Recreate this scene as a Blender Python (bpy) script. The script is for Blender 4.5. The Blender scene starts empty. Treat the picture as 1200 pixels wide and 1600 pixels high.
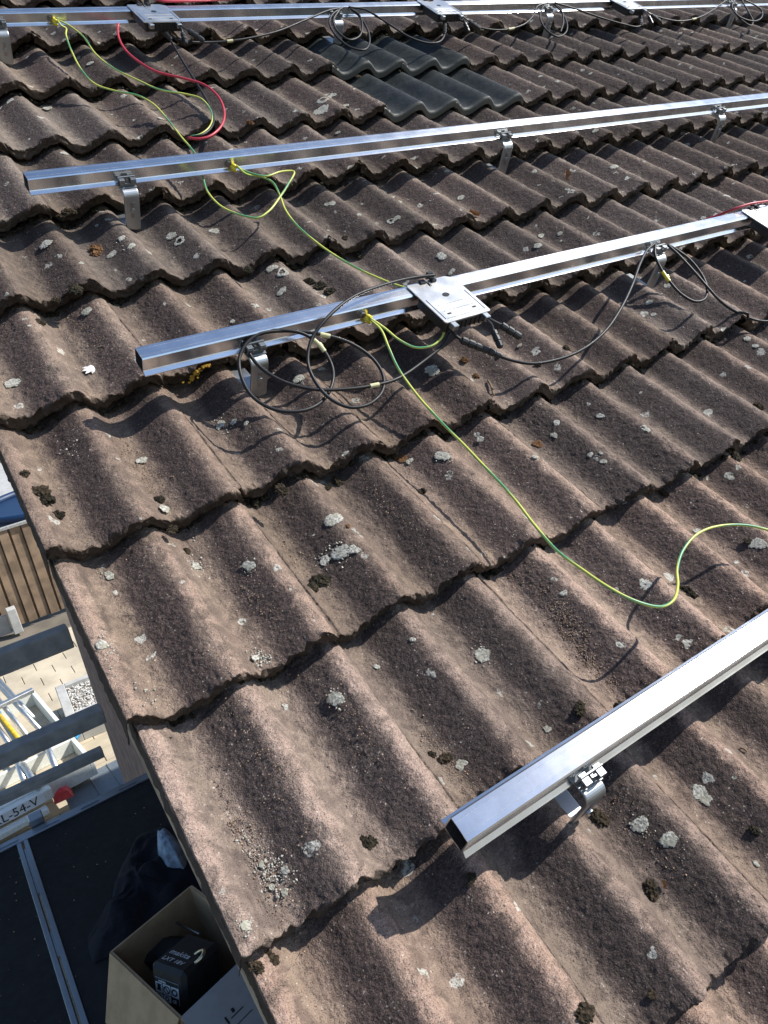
import bpy, math, random
import numpy as np
from mathutils import Matrix, Vector

random.seed(7)
rng = np.random.default_rng(7)
scene = bpy.context.scene
col = scene.collection

# ------------------------------------------------------------------ camera, sky, sun
PITCH = math.radians(35.0)
RM = Matrix.Rotation(PITCH, 3, 'X')            # roof frame (along eave, up the slope, normal) -> world
RMn = np.array(RM)
CAM_R = np.array([[0.820515, -0.544088, 0.17528], [-0.316921, -0.68819, -0.652653], [0.475727, 0.479961, -0.737103]])
CAM_C = np.array([-0.1390, -0.1729, 1.0175])   # in roof frame, metres
FPX = 1224.2
cam = bpy.data.cameras.new('camera')
cam.sensor_fit = 'HORIZONTAL'; cam.sensor_width = 36.0; cam.lens = 36.0 * FPX / 1200.0
cam.clip_start = 0.02; cam.clip_end = 500.0
camo = bpy.data.objects.new('camera', cam); col.objects.link(camo)
_rw = RMn @ np.array([CAM_R[0], -CAM_R[1], -CAM_R[2]]).T
_m = Matrix([list(_rw[i]) + [float((RMn @ CAM_C)[i])] for i in range(3)] + [[0, 0, 0, 1]])
camo.matrix_world = _m
scene.camera = camo

SUN_R = np.array([0.69, 0.15, 0.70]); SUN_R /= np.linalg.norm(SUN_R)
SUN_W = RMn @ SUN_R
world = bpy.data.worlds.new('World'); scene.world = world; world.use_nodes = True
wn = world.node_tree.nodes; wl = world.node_tree.links
sky = wn.new('ShaderNodeTexSky'); sky.sky_type = 'NISHITA'; sky.sun_disc = False
sky.sun_elevation = math.asin(SUN_W[2]); sky.sun_rotation = math.atan2(SUN_W[0], SUN_W[1])
sky.air_density = 1.0; sky.dust_density = .6; sky.ozone_density = 2.5; sky.altitude = 50.0
wl.new(sky.outputs[0], wn['Background'].inputs[0]); wn['Background'].inputs[1].default_value = 0.12
sl = bpy.data.lights.new('sun', 'SUN'); sl.energy = 4.9; sl.angle = math.radians(0.53); sl.color = (1.0, 0.955, 0.90)
so = bpy.data.objects.new('sun', sl); col.objects.link(so)
so.rotation_euler = Vector(SUN_W).to_track_quat('Z', 'Y').to_euler(); so.location = (4, -2, 8)
scene.view_settings.view_transform = 'Standard'; scene.view_settings.look = 'None'
scene.view_settings.exposure = 0.48; scene.view_settings.gamma = 1.0
scene.view_settings.use_curve_mapping = False

# ------------------------------------------------------------------ helpers
CW = RMn @ CAM_C
def ray_r(x, y):
    return CAM_R.T @ np.array([(x - 600) / FPX, (y - 800) / FPX, 1.0])
def on(x, y, n=0.0):                     # point of the roof frame at height n above the crests
    d = ray_r(x, y); return CAM_C + d * (n - CAM_C[2]) / d[2]
def pz(x, y, z):                         # point of the world at height z
    d = RMn @ ray_r(x, y); return CW + d * (z - CW[2]) / d[2]
def project(p):
    c = CAM_R @ (np.asarray(p) - CAM_C)
    return np.array([600 + FPX * c[0] / c[2], 800 + FPX * c[1] / c[2], c[2]])

def tag(o, label=None, cat=None, group=None, kind=None):
    if label: o['label'] = label
    if cat: o['category'] = cat
    if group: o['group'] = group
    if kind: o['kind'] = kind
    return o
def link(name, data, parent=None):
    o = bpy.data.objects.new(name, data); col.objects.link(o)
    if parent is not None: o.parent = parent
    return o
def empty_roof(name, p):
    o = link(name, None); o.location = RM @ Vector(p); o.rotation_euler = (PITCH, 0, 0); o.empty_display_size = .05
    return o
def empty(name, p, rz=0):
    o = link(name, None); o.location = p; o.rotation_euler = (0, 0, rz); o.empty_display_size = .05
    return o
def place_roof(o, p):
    o.location = RM @ Vector(p); o.rotation_euler = (PITCH, 0, 0); return o

class MB:
    def __init__(s): s.v = []; s.f = []; s.uv = None
    def raw(s, v, f):
        b = len(s.v); s.v += [tuple(map(float, p)) for p in v]; s.f += [tuple(i + b for i in q) for q in f]; return s
    def box(s, lo, hi, m=None, bev=0.0):
        (x0, y0, z0), (x1, y1, z1) = lo, hi
        if bev > 0:
            b = bev; v = []
            for z, e in ((z0, b), (z0 + b, 0), (z1 - b, 0), (z1, b)):
                v += [(x0 + e + (b if e == 0 else 0), y0 + e, z), (x1 - e - (b if e == 0 else 0), y0 + e, z), (x1 - e, y0 + e + (b if e == 0 else 0), z), (x1 - e, y1 - e - (b if e == 0 else 0), z),
                      (x1 - e - (b if e == 0 else 0), y1 - e, z), (x0 + e + (b if e == 0 else 0), y1 - e, z), (x0 + e, y1 - e - (b if e == 0 else 0), z), (x0 + e, y0 + e + (b if e == 0 else 0), z)]
            f = [tuple(range(7, -1, -1)), tuple(range(24, 32))]
            for k in range(3):
                for i in range(8): j = (i + 1) % 8; f.append((k * 8 + i, k * 8 + j, k * 8 + 8 + j, k * 8 + 8 + i))
        else:
            v = [(x0, y0, z0), (x1, y0, z0), (x1, y1, z0), (x0, y1, z0), (x0, y0, z1), (x1, y0, z1), (x1, y1, z1), (x0, y1, z1)]
            f = [(3, 2, 1, 0), (4, 5, 6, 7), (0, 1, 5, 4), (1, 2, 6, 5), (2, 3, 7, 6), (3, 0, 4, 7)]
        if m is not None: v = [tuple(m @ Vector(p)) for p in v]
        return s.raw(v, f)
    def prism(s, poly, h0, h1, m=None):       # poly in xy, extruded in z
        n = len(poly); v = [(x, y, h0) for x, y in poly] + [(x, y, h1) for x, y in poly]
        f = [tuple(range(n - 1, -1, -1)), tuple(range(n, 2 * n))] + [(i, (i + 1) % n, n + (i + 1) % n, n + i) for i in range(n)]
        if m is not None: v = [tuple(m @ Vector(p)) for p in v]
        return s.raw(v, f)
    def tube(s, path, r, n=8, caps=True):
        P = np.array(path, float); N = len(P); rr = np.broadcast_to(np.asarray(r, float), (N,))
        T = np.gradient(P, axis=0); T /= np.linalg.norm(T, axis=1)[:, None] + 1e-12
        up = np.array([0, 0, 1.0]) if abs(T[0][2]) < .9 else np.array([1.0, 0, 0])
        a = np.cross(T[0], up); a /= np.linalg.norm(a); V = []
        for i in range(N):
            a = a - T[i] * (a @ T[i]); a /= np.linalg.norm(a) + 1e-12; b = np.cross(T[i], a)
            for k in range(n):
                t = 2 * math.pi * k / n; V.append(P[i] + rr[i] * (math.cos(t) * a + math.sin(t) * b))
        F = []
        for i in range(N - 1):
            for k in range(n): j = (k + 1) % n; F.append((i * n + k, i * n + j, i * n + n + j, i * n + n + k))
        if caps: F += [tuple(range(n - 1, -1, -1)), tuple(range((N - 1) * n, N * n))]
        return s.raw(V, F)
    def build(s, name, mat, parent=None, smooth=False, origin=None):
        me = bpy.data.meshes.new(name); v = s.v
        if origin is not None: v = [(p[0] - origin[0], p[1] - origin[1], p[2] - origin[2]) for p in v]
        me.from_pydata(v, [], s.f); me.update()
        import bmesh
        bm = bmesh.new(); bm.from_mesh(me); bmesh.ops.recalc_face_normals(bm, faces=bm.faces); bm.to_mesh(me); bm.free()
        if smooth: me.shade_smooth()
        if mat: me.materials.append(mat)
        return link(name, me, parent)

def catmull(pts, step=0.006):
    P = [np.array(p, float) for p in pts]; P = [2 * P[0] - P[1]] + P + [2 * P[-1] - P[-2]]; out = []
    for i in range(1, len(P) - 2):
        p0, p1, p2, p3 = P[i - 1:i + 3]; n = max(3, int(np.linalg.norm(p2 - p1) / step))
        t01 = np.linalg.norm(p1 - p0) ** .5 + 1e-6; t12 = np.linalg.norm(p2 - p1) ** .5 + 1e-6; t23 = np.linalg.norm(p3 - p2) ** .5 + 1e-6
        m1 = (p2 - p1) + t12 * ((p1 - p0) / t01 - (p2 - p0) / (t01 + t12)); m2 = (p2 - p1) + t12 * ((p3 - p2) / t23 - (p3 - p1) / (t12 + t23))
        for k in range(n):
            t = k / n; out.append((2 * t**3 - 3 * t**2 + 1) * p1 + (t**3 - 2 * t**2 + t) * m1 + (-2 * t**3 + 3 * t**2) * p2 + (t**3 - t**2) * m2)
    out.append(P[-2]); return np.array(out)

def _h(ix, iy, iz):
    n = (ix * 374761393 + iy * 668265263 + iz * 2147483647 // 7 * 0 + iz * 1274126177).astype(np.int64) & 0xffffffff
    n = ((n ^ (n >> 13)) * 1274126177) & 0xffffffff
    n = ((n ^ (n >> 16)) * 2246822519) & 0xffffffff
    return ((n ^ (n >> 15)) & 0xffffff) / float(0xffffff) * 2 - 1
def vnoise(x, y, z=0.0):
    x, y, z = np.broadcast_arrays(np.asarray(x, float), np.asarray(y, float), np.asarray(z, float))
    ix, iy, iz = (np.floor(a).astype(np.int64) for a in (x, y, z)); fx, fy, fz = x - ix, y - iy, z - iz
    fx, fy, fz = (a * a * (3 - 2 * a) for a in (fx, fy, fz)); r = 0
    for dx in (0, 1):
        for dy in (0, 1):
            for dz in (0, 1):
                r = r + _h(ix + dx, iy + dy, iz + dz) * (fx if dx else 1 - fx) * (fy if dy else 1 - fy) * (fz if dz else 1 - fz)
    return r
def fbm(x, y, z=0.0, o=4):
    r = 0; a = 1.0
    for i in range(o): r = r + a * vnoise(x * 2**i + 17.3 * i, y * 2**i - 9.1 * i, np.asarray(z) * 2**i + 3.7 * i); a *= .5
    return r

# ------------------------------------------------------------------ materials
class NT:
    def __init__(s, name):
        s.m = bpy.data.materials.new(name); s.m.use_nodes = True; s.t = s.m.node_tree; s.n = s.t.nodes; s.b = s.n['Principled BSDF']
    def new(s, ty, **k):
        n = s.n.new('ShaderNode' + ty)
        for a, b in k.items(): setattr(n, a, b)
        return n
    def l(s, a, b): s.t.links.new(a, b)
    def setin(s, sock, v):
        if hasattr(v, 'links') or isinstance(v, bpy.types.NodeSocket): s.l(v, sock)
        else: sock.default_value = v
    def math(s, op, a, b=0.0, c=0.0, clamp=False):
        n = s.new('Math', operation=op, use_clamp=clamp)
        for i, v in enumerate((a, b, c)): s.setin(n.inputs[i], v)
        return n.outputs[0]
    def noise(s, vec, scale, detail=4.0, rough=.55, dist=0.0):
        n = s.new('TexNoise'); s.l(vec, n.inputs['Vector']); n.inputs['Scale'].default_value = scale; n.inputs['Detail'].default_value = detail
        n.inputs['Roughness'].default_value = rough; n.inputs['Distortion'].default_value = dist; return n.outputs['Fac']
    def ramp(s, v, a, b, smooth=True):
        n = s.new('MapRange', interpolation_type='SMOOTHSTEP' if smooth else 'LINEAR'); s.l(v, n.inputs[0])
        n.inputs[1].default_value = a; n.inputs[2].default_value = b; return n.outputs[0]
    def mix(s, f, a, b):
        n = s.new('Mix', data_type='RGBA'); s.setin(n.inputs[0], f)
        for i, v in ((6, a), (7, b)): s.setin(n.inputs[i], (*v, 1) if isinstance(v, tuple) and len(v) == 3 else v)
        return n.outputs[2]
    def bump(s, h, strength, dist, normal=None):
        n = s.new('Bump'); n.inputs['Strength'].default_value = strength; n.inputs['Distance'].default_value = dist; s.l(h, n.inputs['Height'])
        if normal is not None: s.l(normal, n.inputs['Normal'])
        return n.outputs[0]

def simple(name, c, rough=.6, metal=0.0, var=.25, scale=30.0, bump=0.0, bscale=200.0, c2=None, spec=None):
    t = NT(name); g = t.new('NewGeometry'); p = g.outputs['Position']
    f = t.ramp(t.noise(p, scale, 5.0), .3, .7)
    a = tuple(x * (1 - var) for x in c); b = c2 or tuple(min(1, x * (1 + var)) for x in c)
    t.l(t.mix(f, a, b), t.b.inputs['Base Color'])
    rr = t.math('MULTIPLY_ADD', t.noise(p, scale * 3, 3.0), .3, rough - .15, clamp=True); t.l(rr, t.b.inputs['Roughness'])
    t.b.inputs['Metallic'].default_value = metal
    if spec is not None: t.b.inputs['Specular IOR Level'].default_value = spec
    if bump: t.l(t.bump(t.noise(p, bscale, 4.0), bump, .002), t.b.inputs['Normal'])
    return t.m

def tile_material():
    t = NT('weathered_concrete'); g = t.new('NewGeometry'); oi = t.new('ObjectInfo'); uv = t.new('UVMap')
    off = t.new('VectorMath', operation='MULTIPLY_ADD'); r3 = t.new('CombineXYZ')
    for i, k in enumerate((37.0, 53.0, 11.0)): t.l(t.math('MULTIPLY', oi.outputs['Random'], k), r3.inputs[i])
    off.operation = 'ADD'; t.l(g.outputs['Position'], off.inputs[0]); t.l(r3.outputs[0], off.inputs[1]); P = off.outputs[0]
    sx = t.new('SeparateXYZ'); t.l(uv.outputs[0], sx.inputs[0]); ux, vy = sx.outputs[0], sx.outputs[1]
    cs = t.new('SeparateColor'); t.l(oi.outputs['Color'], cs.inputs[0]); wear_lit = cs.outputs[0]; tint = cs.outputs[1]
    nL = t.noise(P, 7.0, 3.0, .6); nM = t.noise(P, 38.0, 4.0, .65, .6); nS = t.noise(P, 190.0, 3.0, .65); nG = t.noise(P, 560.0, 2.0, .6)
    vor = t.new('TexVoronoi', feature='F1'); vor.inputs['Scale'].default_value = 520.0; t.l(P, vor.inputs['Vector'])
    # worn crest with painted sunlit band: cosine of profile phase, broken by noise
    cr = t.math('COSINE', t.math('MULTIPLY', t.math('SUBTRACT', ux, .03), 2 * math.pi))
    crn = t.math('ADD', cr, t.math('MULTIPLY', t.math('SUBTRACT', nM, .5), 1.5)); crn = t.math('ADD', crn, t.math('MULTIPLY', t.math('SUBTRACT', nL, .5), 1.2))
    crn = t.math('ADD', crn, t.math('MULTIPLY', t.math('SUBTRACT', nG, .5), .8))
    crest = t.math('MULTIPLY', t.ramp(crn, .62, 1.22), t.math('MULTIPLY_ADD', wear_lit, .85, .15))
    # the film of algae and dirt, plus shade painted down the gentle flank
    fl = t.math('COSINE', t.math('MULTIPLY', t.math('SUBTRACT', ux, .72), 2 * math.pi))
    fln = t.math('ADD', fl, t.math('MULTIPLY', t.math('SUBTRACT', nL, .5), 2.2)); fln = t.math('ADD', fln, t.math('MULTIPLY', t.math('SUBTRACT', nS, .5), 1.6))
    film_shade = t.ramp(fln, -.20, .65)
    nX = nL
    base = t.mix(t.ramp(nM, .32, .68), (.150, .106, .082), (.255, .182, .140))
    base = t.mix(tint, base, t.mix(nM, (.095, .077, .062), (.165, .132, .106)))
    base = t.mix(t.math('MULTIPLY', t.ramp(nL, .52, .74), .55), base, (.065, .050, .042))
    sv = t.new('CombineXYZ'); t.l(t.math('MULTIPLY', ux, 7.0), sv.inputs[0]); t.l(t.math('MULTIPLY', vy, 1.1), sv.inputs[1]); t.l(t.math('MULTIPLY', oi.outputs['Random'], 90.0), sv.inputs[2])
    nT = t.noise(sv.outputs[0], 1.3, 3.0, .6)
    base = t.mix(t.math('MULTIPLY', t.ramp(nT, .55, .72), .5), base, (.055, .042, .036)); base = t.mix(t.math('MULTIPLY', t.ramp(nT, .42, .28), .35), base, (.27, .21, .16))
    base = t.mix(t.math('MULTIPLY', film_shade, .92), base, t.mix(t.ramp(nS, .3, .7), (.028, .020, .0190), (.088, .062, .056)))
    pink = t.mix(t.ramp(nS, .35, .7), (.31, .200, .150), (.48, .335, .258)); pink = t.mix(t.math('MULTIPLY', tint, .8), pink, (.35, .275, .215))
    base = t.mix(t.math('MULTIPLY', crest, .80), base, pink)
    # tan dust left in the troughs
    tr = t.math('COSINE', t.math('MULTIPLY', t.math('SUBTRACT', ux, .30), 2 * math.pi))
    du = t.ramp(t.math('ADD', tr, t.math('ADD', t.math('MULTIPLY', t.math('SUBTRACT', nM, .5), 3.6), t.math('MULTIPLY', t.math('SUBTRACT', nX, .5), 3.0))), .45, 1.7)
    base = t.mix(t.math('MULTIPLY', du, t.math('MULTIPLY_ADD', tint, -.25, .55)), base, t.mix(nS, (.21, .152, .105), (.38, .285, .20)))
    # aggregate grains
    base = t.mix(t.math('MULTIPLY', t.ramp(nG, .57, .74), .38), base, (.34, .26, .21))
    base = t.mix(t.math('MULTIPLY', t.ramp(nG, .45, .30), .8), base, (.020, .015, .013))
    vs = t.new('SeparateColor'); t.l(vor.outputs['Color'], vs.inputs[0])
    base = t.mix(t.math('MULTIPLY', t.math('MULTIPLY', t.math('GREATER_THAN', vs.outputs[0], .972), t.ramp(nM, .42, .66)), vs.outputs[1]), base, (.52, .46, .40))
    # crusts of pale lichen
    wv = t.new('VectorMath', operation='MULTIPLY_ADD'); nv = t.new('TexNoise'); nv.inputs['Scale'].default_value = 70.0; t.l(P, nv.inputs['Vector'])
    t.l(nv.outputs['Color'], wv.inputs[0]); wv.inputs[1].default_value = (.022, .022, .022); t.l(P, wv.inputs[2])
    v2 = t.new('TexVoronoi', feature='F1'); v2.inputs['Scale'].default_value = 34.0; t.l(wv.outputs[0], v2.inputs['Vector'])
    c2 = t.new('SeparateColor'); t.l(v2.outputs['Color'], c2.inputs[0])
    rad = t.math('MULTIPLY', t.ramp(c2.outputs[0], .84, 1.0, False), .40)
    spot = t.ramp(t.math('SUBTRACT', rad, v2.outputs['Distance']), 0.0, .05)
    spot = t.math('MULTIPLY', spot, t.ramp(t.math('ADD', nS, t.math('MULTIPLY', nL, .6)), .62, .86))
    base = t.mix(t.math('MULTIPLY', spot, .75), base, t.mix(nS, (.34, .34, .29), (.62, .61, .54)))
    # mossy front edge and verge skirt, with shade painted into both
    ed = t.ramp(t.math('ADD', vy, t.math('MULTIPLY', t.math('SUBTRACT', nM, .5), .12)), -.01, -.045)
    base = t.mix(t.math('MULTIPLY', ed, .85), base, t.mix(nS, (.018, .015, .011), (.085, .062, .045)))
    hs = t.new('HueSaturation'); t.l(base, hs.inputs['Color']); t.l(t.math('MULTIPLY_ADD', cs.outputs[2], .42, .74), hs.inputs['Value']); t.l(t.math('MULTIPLY_ADD', oi.outputs['Random'], .22, .83), hs.inputs['Saturation']); base = hs.outputs[0]
    t.l(base, t.b.inputs['Base Color']); t.b.inputs['Roughness'].default_value = .93; t.b.inputs['Specular IOR Level'].default_value = .25
    bm = t.bump(t.math('ADD', nS, t.math('MULTIPLY', nG, .45)), .8, .0045)
    t.l(bm, t.b.inputs['Normal']); return t.m

def black_tile_material():
    t = NT('black_glazed_concrete'); g = t.new('NewGeometry'); p = g.outputs['Position']
    nL = t.noise(p, 14.0, 6.0, .65, .8); nS = t.noise(p, 160.0, 4.0)
    c = t.mix(t.ramp(nL, .35, .72), (.011, .014, .014), (.028, .033, .032)); c = t.mix(t.math('MULTIPLY', t.ramp(nS, .60, .8), .5), c, (.15, .15, .13))
    sxy = t.new('UVMap'); sp = t.new('SeparateXYZ'); t.l(sxy.outputs[0], sp.inputs[0])
    c = t.mix(t.math('MULTIPLY', t.ramp(t.math('ADD', sp.outputs[1], t.math('MULTIPLY', nL, .12)), .12, .03), .45), c, (.17, .17, .15))
    t.l(c, t.b.inputs['Base Color']); t.l(t.math('MULTIPLY_ADD', nL, .35, .40), t.b.inputs['Roughness'])
    t.b.inputs['Specular IOR Level'].default_value = .3
    t.l(t.bump(nS, .25, .001), t.b.inputs['Normal']); return t.m

def metal(name, c, rough, aniso=0.0, streak=True, bump=.05):
    t = NT(name); tc = t.new('TexCoord'); mp = t.new('Mapping'); mp.inputs['Scale'].default_value = (1.0, 60.0, 60.0); t.l(tc.outputs['Object'], mp.inputs[0])
    g = t.new('NewGeometry'); nb = t.noise(g.outputs['Position'], 22.0, 6.0, .6); ns = t.noise(mp.outputs[0], 14.0, 4.0)
    t.l(t.mix(t.ramp(nb, .3, .75), tuple(x * .86 for x in c), c), t.b.inputs['Base Color'])
    r = t.math('MULTIPLY_ADD', nb, rough * .5, rough * .75); r = t.math('ADD', r, t.math('MULTIPLY', t.math('SUBTRACT', ns, .5), rough * .15 if streak else 0.0)); t.l(r, t.b.inputs['Roughness'])
    t.b.inputs['Metallic'].default_value = 1.0
    if aniso:
        t.b.inputs['Anisotropic'].default_value = aniso
        cx = t.new('CombineXYZ'); cx.inputs[0].default_value = 1.0; t.l(cx.outputs[0], t.b.inputs['Tangent']); t.b.inputs['Anisotropic Rotation'].default_value = .25
    if bump: t.l(t.bump(ns if streak else nb, bump, .0006), t.b.inputs['Normal'])
    return t.m

def wire_material():
    t = NT('green_yellow_insulation'); uv = t.new('UVMap'); sp = t.new('SeparateXYZ'); t.l(uv.outputs[0], sp.inputs[0])
    s = t.math('FRACT', t.math('ADD', sp.outputs[0], t.math('MULTIPLY', sp.outputs[1], 5.5)))
    f = t.math('MULTIPLY', t.math('GREATER_THAN', s, .22), t.math('LESS_THAN', s, .62))
    t.l(t.mix(f, (.50, .52, .09), (.07, .26, .12)), t.b.inputs['Base Color']); t.b.inputs['Roughness'].default_value = .38; return t.m

def moss_material(name, a, b, tip):
    t = NT(name); g = t.new('NewGeometry'); p = g.outputs['Position']; n = t.noise(p, 220.0, 4.0); m = t.noise(p, 30.0, 3.0)
    c = t.mix(t.ramp(n, .3, .7), a, b); c = t.mix(t.math('MULTIPLY', t.ramp(m, .5, .75), .6), c, tip)
    t.l(c, t.b.inputs['Base Color']); t.b.inputs['Roughness'].default_value = .95; t.b.inputs['Specular IOR Level'].default_value = .1
    t.l(t.bump(n, .9, .003), t.b.inputs['Normal']); return t.m

M = dict(
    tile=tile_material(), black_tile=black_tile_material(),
    alu=metal('mill_aluminium', (.90, .91, .92), .205, .88, True, .0), hook=metal('galvanised_steel', (.42, .45, .47), .42, 0, False),
    clamp=metal('dull_zinc', (.27, .29, .30), .48, 0, False), plate=metal('plated_steel', (.80, .80, .77), .36, 0, False), bolt=metal('bolt_steel', (.34, .34, .34), .35, 0, False),
    black=simple('black_plastic', (.012, .013, .014), .42, var=.3, scale=60), cable=simple('black_cable_sheath', (.010, .010, .011), .50, var=.2, spec=.35),
    red=simple('red_cable_sheath', (.42, .03, .05), .42, var=.12), wire=wire_material(), lug=simple('yellow_sleeve', (.62, .50, .02), .4, var=.15),
    tape=simple('pale_yellow_tape', (.50, .48, .27), .55, var=.12, scale=80),
    moss=moss_material('dry_moss', (.012, .010, .007), (.060, .046, .030), (.11, .085, .055)), moss_g=moss_material('dark_moss', (.008, .0075, .0055), (.036, .031, .021), (.07, .06, .038)),
    rust_moss=moss_material('brown_moss', (.04, .022, .012), (.16, .085, .04), (.26, .15, .07)),
    grit=moss_material('grit', (.12, .08, .055), (.42, .30, .21), (.55, .47, .38)), underlay=simple('roof_boards', (.05, .04, .032), .9, var=.3),
    barge=simple('weathered_wood', (.34, .27, .19), .85, var=.35, scale=9, bump=.4, bscale=60), render=simple('brick_wall', (.22, .15, .12), .9, var=.25, scale=12),
    feather=simple('white_feather', (.72, .71, .68), .8, var=.1), leaf=simple('dead_leaf', (.30, .15, .06), .7, var=.35, scale=90), twig=simple('twig', (.16, .11, .07), .9),
    yellow_lichen=simple('yellow_lichen', (.42, .25, .03), .9, var=.35, scale=200, bump=.8, bscale=500))
def lichen_mat():
    t = NT('grey_lichen'); g = t.new('NewGeometry'); p = g.outputs['Position']; n = t.noise(p, 260.0, 4.0); m = t.noise(p, 60.0, 4.0)
    c = t.mix(t.ramp(n, .36, .62), (.19, .18, .15), (.45, .44, .385)); c = t.mix(t.math('MULTIPLY', t.ramp(m, .45, .62), .7), c, (.24, .23, .175))
    uv = t.new('UVMap'); sp = t.new('SeparateXYZ'); t.l(uv.outputs[0], sp.inputs[0]); k = t.noise(p, 170.0, 5.0, .7)
    al = t.math('GREATER_THAN', t.math('ADD', t.math('MULTIPLY', k, 1.9), t.math('MULTIPLY', t.math('POWER', sp.outputs[0], 3.0), -.55)), .50); t.l(al, t.b.inputs['Alpha'])
    t.l(c, t.b.inputs['Base Color']); t.b.inputs['Roughness'].default_value = .95; t.l(t.bump(n, .8, .002), t.b.inputs['Normal']); return t.m
M['lichen'] = lichen_mat()

# ------------------------------------------------------------------ the roof
G = 0.3284; PIT = 0.15; DEP = 0.034; STEP = 0.041; VAL = 0.37; THK = 0.026
def prof(u):
    p = np.mod(np.asarray(u, float) / PIT, 1.0)
    h = np.where(p < VAL, .5 + .5 * np.cos(np.pi * p / VAL), .5 - .5 * np.cos(np.pi * (p - VAL) / (1 - VAL)))
    return -DEP * (1 - h ** 1.12)
def surf(u, v):
    u = np.asarray(u, float); v = np.asarray(v, float); vl = v - np.floor(v / G) * G
    return prof(u) - STEP * vl / G

def tile_mesh(name, seed, verge=False, fine=True, clean=False, grain=False):
    """one double-roll tile: swept sheet from under the nose, round the broken front edge, up to the head"""
    du = .00115 if grain else (.0026 if fine else .0075); dv = .0012 if grain else (.0030 if fine else .012)
    u0 = -.008 if verge else .0; u1 = .3235
    U = np.linspace(u0, u1, int((u1 - u0) / du) + 1)
    r = .010 if clean else .004
    S = [(.05, -THK), (.02, -THK), (.003, -THK)]                                   # underside
    nf = 7 if fine else 3
    S += [(0.0, -THK + (THK - r) * k / nf) for k in range(nf + 1)]
    S += [(r - r * math.cos(t), -r + r * math.sin(t)) for t in np.linspace(0, math.pi / 2, 5 if fine else 3)[1:]]
    S += [(v, 0.0) for v in np.arange(r + dv, .372, dv)]
    S = np.array(S); uu, ss = np.meshgrid(U, np.arange(len(S)), indexing='ij')
    V = S[ss, 0]; N = S[ss, 1] + prof(uu) - STEP * V / G
    if not verge: N = N - .0050 * (1 - np.clip((uu - .0243) / .003, 0, 1)) * (V > .0)
    zz = seed * 13.7
    if not clean: N = N - .0022 * np.clip((uu - .3185) / .005, 0, 1) ** 2
    amp = .3 if clean else 1.0
    top = np.clip((S[ss, 1] + THK * .9) / (THK * .9), 0, 1)
    N = N + amp * top * (.0013 * fbm(uu * 26, V * 26, zz, 3) + (.0013 * fbm(uu * 105, V * 105, zz + 5, 3) if fine else 0))
    if grain:
        g1 = vnoise(uu * 400, V * 400 + S[ss, 1] * 400, zz + 70); g2 = vnoise(uu * 260 + 7, V * 260 + S[ss, 1] * 260, zz + 80)
        gm = .65 + .35 * vnoise(uu * 20, V * 20, zz + 90)
        N = N + top * gm * (.00095 * (1 - np.abs(g1)) + .0011 * np.maximum(g2, 0)) - .0010
    front = np.exp(-np.clip(V, 0, 1) / .010) * (S[ss, 0] < .03)
    rag = fbm(uu * 70, S[ss, 1] * 110, zz + 9, 4) * .0062 + fbm(uu * 16, 0 * uu, zz + 21, 3) * .0042 + np.clip(-S[ss, 1], 0, 1) * .12
    if not clean: V = V + front * rag; N = N + front * .0036 * fbm(uu * 90, S[ss, 1] * 60 + 3, zz + 14, 3)
    V = V + amp * .004 * vnoise(uu * 3.2, 0 * uu, zz + 33) * (ss < len(S) - 1)
    nu, ns = uu.shape
    if not clean: uu = uu + np.clip((uu - u1 + .004) / .004, 0, 1) * (.0016 * fbm(V * 55, 0 * V, zz + 61, 3) - .0005)
    verts = np.stack([uu, V, N], -1).reshape(-1, 3)
    idx = np.arange(nu * ns).reshape(nu, ns)
    quads = np.stack([idx[:-1, :-1], idx[1:, :-1], idx[1:, 1:], idx[:-1, 1:]], -1).reshape(-1, 4)
    phase = np.stack([uu / PIT, np.where(S[ss, 1] < -r * .5, S[ss, 1] * 4 - .02, V / G)], -1).reshape(-1, 2)
    # right lip, and at the verge the left skirt
    def skirt(ci, drop, flip, k=6):
        nonlocal verts, quads, phase
        b = len(verts); c = verts[idx[ci, 3:]]; m = len(c); layers = [idx[ci, 3:]]
        for q in range(1, k + 1):
            d = c.copy(); d[:, 2] -= drop * q / k
            d[:, 2] = np.minimum(d[:, 2], c[:, 2]); d[:, 0] += (0 if clean else .0016) * fbm(c[:, 1] * 70, d[:, 2] * 80 + q, zz + 50, 3)
            verts = np.vstack([verts, d]); phase = np.vstack([phase, np.stack([d[:, 0] / PIT, np.full(m, -.06 - .03 * q / k)], -1)])  # picks the dark edge tone, painting shade onto the verge skirt
            layers.append(np.arange(b + (q - 1) * m, b + q * m))
        for A, B in zip(layers[:-1], layers[1:]):
            Q = np.stack([A[:-1], A[1:], B[1:], B[:-1]], -1); quads = np.vstack([quads, Q[:, ::-1] if flip else Q])
    skirt(nu - 1, .005, True, 2)
    if verge: skirt(0, .070, False, 8)
    else: skirt(0, .006, False, 1)
    me = bpy.data.meshes.new(name); me.vertices.add(len(verts)); me.vertices.foreach_set('co', verts.ravel())
    me.loops.add(quads.size); me.loops.foreach_set('vertex_index', quads.ravel()); me.polygons.add(len(quads))
    me.polygons.foreach_set('loop_start', np.arange(0, quads.size, 4)); me.polygons.foreach_set('loop_total', np.full(len(quads), 4))
    uvl = me.uv_layers.new(name='UVMap'); uvl.data.foreach_set('uv', phase[quads.ravel()].ravel())
    me.update(calc_edges=True); me.shade_smooth(); me.materials.append(M['black_tile'] if clean else M['tile']); return me

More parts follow.
